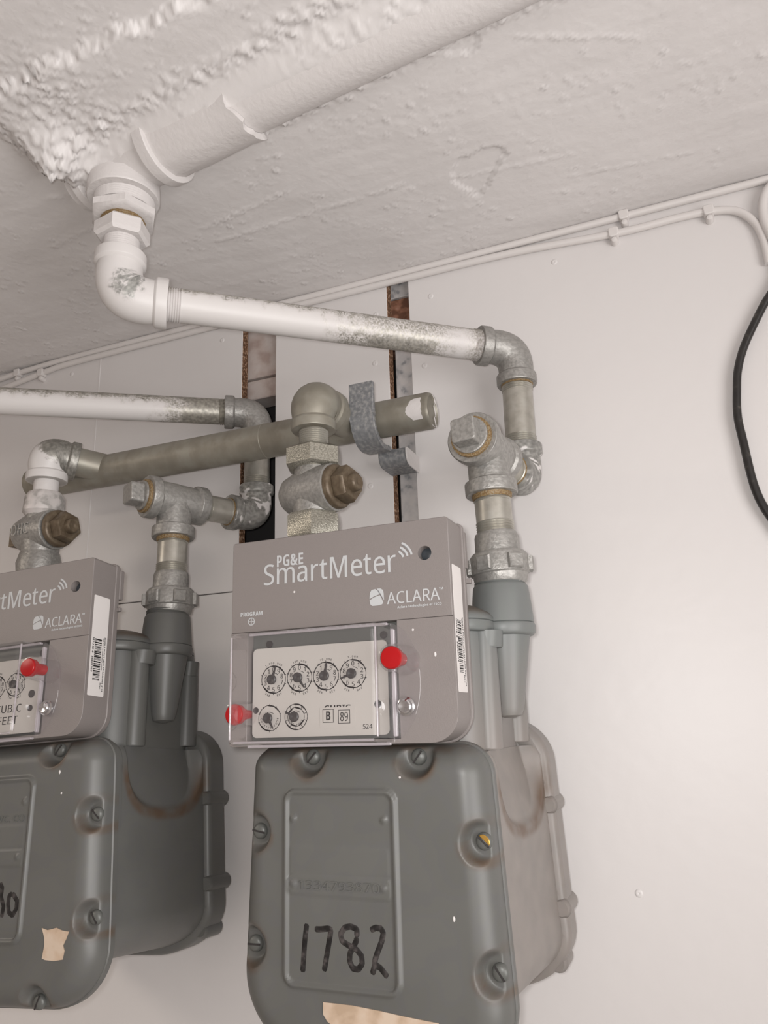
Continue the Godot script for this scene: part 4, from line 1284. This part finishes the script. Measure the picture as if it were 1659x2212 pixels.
	b.prism(rr(0.0200, -0.1700, 0.1430, -0.1678, [0.0008, 0.0008, 0.0008, 0.0008], 3), 0.0006, 0.0045, 0.0005)
	b.prism(rr(0.0200, -0.0815, 0.1430, -0.0793, [0.0008, 0.0008, 0.0008, 0.0008], 3), 0.0006, 0.0045, 0.0005)
	b.lathe(Vector3(0.1432, -0.1630, 0.0286), Vector3.UP, [[0.0, 0.0009], [0.078, 0.0009]], 10)
	b.lathe(Vector3(0.0192, -0.1630, 0.0286), Vector3.UP, [[0.0, 0.0009], [0.078, 0.0009]], 10)
	b.lathe(Vector3(0.0230, -0.1652, 0.0286), Vector3.RIGHT, [[0.0, 0.0009], [0.117, 0.0009]], 10)
	sub("window_rim", b, M.rim, win, "milky moulded rim of the window")
	for q in [Vector3(0.1563, -0.1086, 0.0), Vector3(0.0125, -0.1438, -0.019)]:
		b = MB.new()
		b.lathe(q, Vector3(0, 0, 1), [[0.0005, 0.0112], [0.024, 0.0107], [0.031, 0.0100], [0.0315, 0.0086]], 32)
		sub("plug_socket", b, M.clear, win)
		b = MB.new()
		b.lathe(q, Vector3(0, 0, 1), [[0.012, 0.0052], [0.026, 0.0055], [0.0262, 0.0080], [0.0315, 0.0084], [0.0328, 0.0074], [0.0331, 0.003]], 32)
		obj("seal_plug", b, M.red, o, "red plastic seal plug")
	b = MB.new()
	b.lathe(Vector3(0.1558, -0.1425, 0.002), Vector3(0, 0, 1), [[0.0, 0.0070], [0.0016, 0.0070], [0.0022, 0.0056], [0.0048, 0.0052], [0.0056, 0.0042], [0.0050, 0.0016]], 24)
	obj("window_screw", b, M.brightscrew if M.has("brightscrew") else mat(Color(0.85, 0.85, 0.86), 0.18, 1.0), o)
	return o

func dials(plate: Node3D, o: Node3D, second: bool) -> void:
	var z := -0.0045
	var spec := [[0.0385, -0.1170, 0.0113, "1,000,000", -1, 72.0], [0.0624, -0.1166, 0.0113, "100,000", 1, -55.0], [0.0861, -0.1165, 0.0113, "10,000", -1, 80.0], [0.1097, -0.1159, 0.0113, "1,000", 1, 200.0]]
	if second: spec[3][5] = -38.0
	for q in spec:
		var c := Vector2(q[0], q[1])
		var r: float = q[2]
		var b := MB.new()
		ring_band(b, c, r - 0.0004, r, z)
		for i in 10:
			var a: float = PI / 2 - q[4] * TAU * i / 10
			write(b, str(i), c.x + cos(a) * 0.0080, 0.0, c.y + sin(a) * 0.0080 - 0.0018, 0.0036, z, false, Transform3D(), 0.00015, true)
			var tr := Transform3D(Basis(Vector3(0, 0, 1), a), Vector3(c.x, c.y, 0))
			b.prism(rr(r - 0.0009, -0.00025, r + 0.0008, 0.00025, [0, 0, 0, 0]), z, z + 0.00015, 0.0, tr)
		var s: String = q[3]
		for i in s.length():
			var a := PI / 2 - (i - (s.length() - 1) / 2.0) * 0.145
			curved(b, s[i], c, a, r + 0.0012, 0.0016, z)
		for i in 3:
			curved(b, "PER"[i], c, -PI / 2 - 0.42 + (i - 1) * 0.13, -(r + 0.0028), 0.0016, z)
			curved(b, "REV"[i], c, -PI / 2 + 0.42 + (i - 1) * 0.13, -(r + 0.0028), 0.0016, z)
		arc_band(b, c, 0.0051, 0.00545, deg_to_rad(40), deg_to_rad(90), z, 0.00015, 8)
		sub("dial_print", b, M.ink, plate)
		pointer(o, c, deg_to_rad(q[5]), 0.0108)
	if second:
		var b2 := MB.new()
		write(b2, "CUBIC", 0.0890, 0.1195, -0.1420, 0.0072, z, false, Transform3D(), 0.00015)
		write(b2, "FEET", 0.0925, 0.1165, -0.1530, 0.0072, z, false, Transform3D(), 0.00015)
		sub("unit_print", b2, M.ink, plate)
	for q in [[0.0351, -0.1473, "QUARTER FOOT", -60.0], [0.0592, -0.1470, "ONE FOOT", 153.0]]:
		var c := Vector2(q[0], q[1])
		var b := MB.new()
		ring_band(b, c, 0.0100, 0.0103, z)
		if q[2] == "ONE FOOT": ring_band(b, c, 0.0073, 0.0076, z)
		for i in 10:
			var a := PI / 2 - TAU * i / 10
			var tr := Transform3D(Basis(Vector3(0, 0, 1), a), Vector3(c.x, c.y, 0))
			b.prism(rr(0.0075 if q[2] == "ONE FOOT" else 0.0095, -0.0002, 0.0102 if q[2] == "ONE FOOT" else 0.0110, 0.0002, [0, 0, 0, 0]), z, z + 0.00015, 0.0, tr)
		var s: String = q[2]
		for i in s.length():
			if s[i] != " ": curved(b, s[i], c, -PI / 2 + (i - (s.length() - 1) / 2.0) * (0.27 if s.length() > 9 else 0.30), -(0.0084 if s.length() > 9 else 0.0070), 0.0016, z)
		arc_band(b, c, 0.0046, 0.0049, deg_to_rad(40), deg_to_rad(140), z, 0.00015, 10)
		b.prism(ccw([Vector2(c.x - 0.0042, c.y + 0.0024), Vector2(c.x - 0.0026, c.y + 0.0034), Vector2(c.x - 0.0040, c.y + 0.0042)]), z, z + 0.00015)
		sub("dial_print", b, M.ink, plate)
		pointer(o, c, deg_to_rad(q[3]), 0.0096)
	if not second:
		var b := MB.new()
		write(b, "CUBIC", 0.0845, 0.1072, -0.1432, 0.0040, z, true, Transform3D(), 0.00015)
		sub("unit_print", b, M.ink, plate, "word cut off by the sticker below it")
		b = MB.new()
		b.prism(rr(0.0805, -0.1562, 0.1110, -0.1408, [0.0004, 0.0004, 0.0004, 0.0004], 2), z, z + 0.0003)
		var st := sub("paper_patch", b, M.dial, plate)
		b = MB.new()
		for q in [[0.0830, -0.1523, 0.0925, -0.1421], [0.0965, -0.1533, 0.1066, -0.1430]]:
			for k in [[q[0], q[1], q[2], q[1] + 0.0004], [q[0], q[3] - 0.0004, q[2], q[3]], [q[0], q[1], q[0] + 0.0004, q[3]], [q[2] - 0.0004, q[1], q[2], q[3]]]:
				b.prism(rr(k[0], k[1], k[2], k[3], [0, 0, 0, 0]), z + 0.0003, z + 0.00045)
		write(b, "B", 0.0860, 0.0897, -0.1505, 0.0067, z + 0.0003, true, Transform3D(), 0.00015)
		write(b, "89", 0.0982, 0.1048, -0.1515, 0.0068, z + 0.0003, false, Transform3D(), 0.00015)
		write(b, "524", 0.1172, 0.1250, -0.1578, 0.0034, z, false, Transform3D(), 0.00015)
		sub("stamp_print", b, M.ink, plate)

func curved(b: MB, s: String, c: Vector2, a: float, r: float, cap: float, z: float) -> void:   # one character on a circle; r < 0: below, upright
	var one := MB.new()
	write(one, s, 0.0, 0.0, 0.0, cap, z, false, Transform3D(), 0.00015, true)
	var at := c + Vector2(cos(a), sin(a)) * absf(r)
	var turn := a - PI / 2 if r > 0 else a + PI / 2
	one.move(Transform3D(Basis(Vector3(0, 0, 1), turn), Vector3(at.x, at.y, 0)))
	b.p.append_array(one.p); b.t.append_array(one.t); b.c.append_array(one.c)

func pointer(o: Node3D, c: Vector2, a: float, l: float) -> void:
	var b := MB.new()
	b.lathe(Vector3(c.x, c.y, -0.0044), Vector3(0, 0, 1), [[0.0, 0.0012], [0.0022, 0.0012], [0.0023, 0.0039], [0.0042, 0.0040], [0.0047, 0.0033], [0.0044, 0.0018], [0.0040, 0.0012]], 24)
	var tr := Transform3D(Basis(Vector3(0, 0, 1), a), Vector3(c.x, c.y, 0))
	b.prism(PackedVector2Array([Vector2(0.003, -0.0011), Vector2(l - 0.001, -0.0005), Vector2(l, 0.0), Vector2(l - 0.001, 0.0005), Vector2(0.003, 0.0011)]), -0.0020, -0.0012, 0.0, tr)
	obj("pointer", b, M.hub, o)

func specks(o: Node3D, spots: Array) -> void:
	for q in spots:
		var b := MB.new()
		b.lathe(Vector3(q[0], q[1], q[2] - 0.0002), Vector3(0, 0, 1), [[0.0, 0.0011], [0.0005, 0.0008], [0.0007, 0.0003]], 10)
		if q.size() > 3: b.move(Transform3D(Basis(Vector3(1, 0, 0), Vector3(0, 1.9, 0), Vector3(0, 0, 1)), Vector3(0, -0.9 * q[1], 0)))
		obj("paint_speck", b, M.drip, o, "white paint speck")

# ---------------------------------------------------------------- cables
func rope(pts: Array, r: float) -> MB:
	var cv := Curve3D.new()
	for i in pts.size():
		var prev: Vector3 = pts[maxi(i - 1, 0)]
		var next: Vector3 = pts[mini(i + 1, pts.size() - 1)]
		cv.add_point(pts[i], (prev - next) / 6.0, (next - prev) / 6.0)
	var out := []
	var rad := []
	var n := maxi(int(cv.get_baked_length() / 0.006), 8)
	for i in n + 1:
		out.append(cv.sample_baked(cv.get_baked_length() * i / n, true))
		rad.append(r)
	var b := MB.new()
	b.sweep(out, rad, 14)
	return b

func v2(list: Array, z: float) -> Array:
	var out := []
	for q in list: out.append(Vector3(q[0], q[1], z))
	return out

func cables() -> void:
	var z := WALL + 0.0045
	var o := thing("wall_cable", "upper white painted cable running tight under the ceiling edge", "cable", Vector3(0, 0.388, z))
	obj("sheath", rope(v2([[-1.2, 0.352], [-0.62, 0.381], [-0.5566, 0.3852], [-0.448, 0.3885], [-0.277, 0.3885], [0.054, 0.3882], [0.3481, 0.3880], [0.5, 0.3882], [0.8, 0.388]], z), 0.0043), M.cable, o)
	o = thing("wall_cable", "lower white painted cable that bends down near the right edge", "cable", Vector3(0, 0.38, z))
	obj("sheath", rope(v2([[-1.2, 0.335], [-0.62, 0.362], [-0.5044, 0.3755], [-0.45, 0.3795], [-0.277, 0.3800], [0.054, 0.3795], [0.2143, 0.3775], [0.335, 0.3690], [0.40, 0.3690], [0.432, 0.3672], [0.4583, 0.3599], [0.4736, 0.3411], [0.479, 0.318], [0.48, 0.29]], z), 0.0043), M.cable, o)
	o = thing("hanging_cable", "thick worn black cable hanging in a curve at the right edge", "cable", Vector3(0.47, 0.25, z))
	obj("painted_sheath", rope(v2([[0.56, 0.383], [0.515, 0.383], [0.4935, 0.376], [0.4845, 0.360], [0.4825, 0.340], [0.4865, 0.318], [0.4905, 0.300]], z + 0.004), 0.0050), M.cable, o, "white painted upper length")
	obj("black_sheath", rope(v2([[0.4905, 0.301], [0.487, 0.275], [0.4775, 0.257], [0.4667, 0.2421], [0.4452, 0.2056], [0.4350, 0.180], [0.4308, 0.1577], [0.4275, 0.130], [0.4287, 0.1037], [0.4321, 0.0555], [0.441, 0.0249], [0.46, -0.01], [0.5, -0.05]], z + 0.003), 0.0040), M.black, o, "black lower length with scuffed paint")
	var clips := [[-0.5566, 0.3850, "white cable clip, leftmost of the clips on the upper cable"], [-0.5080, 0.3752, "white cable clip on the lower cable at far left"], [0.3460, 0.3880, "white cable clip on the upper cable right of the pipes"], [0.3330, 0.3692, "white cable clip on the lower cable, just below another clip"], [0.4320, 0.3674, "white cable clip where the lower cable starts to bend down"]]
	for q in clips:
		var c := thing("cable_clip", q[2], "cable clip", Vector3(q[0], q[1], WALL), "painted cable clips along the wall top")
		var b := MB.new()
		b.prism(rr(q[0] - 0.0055, q[1] - 0.0062, q[0] + 0.0055, q[1] + 0.0052, [0.003, 0.003, 0.002, 0.002], 4), WALL, WALL + 0.0105, 0.0012, Transform3D(), 3)
		obj("saddle", b, M.cable, c)
		b = MB.new()
		b.lathe(Vector3(q[0], q[1] - 0.0095, WALL), Vector3(0, 0, 1), [[0.0, 0.0042], [0.006, 0.0040], [0.0085, 0.0030], [0.009, 0.0012]], 14)
		obj("nail", b, M.cable, c)
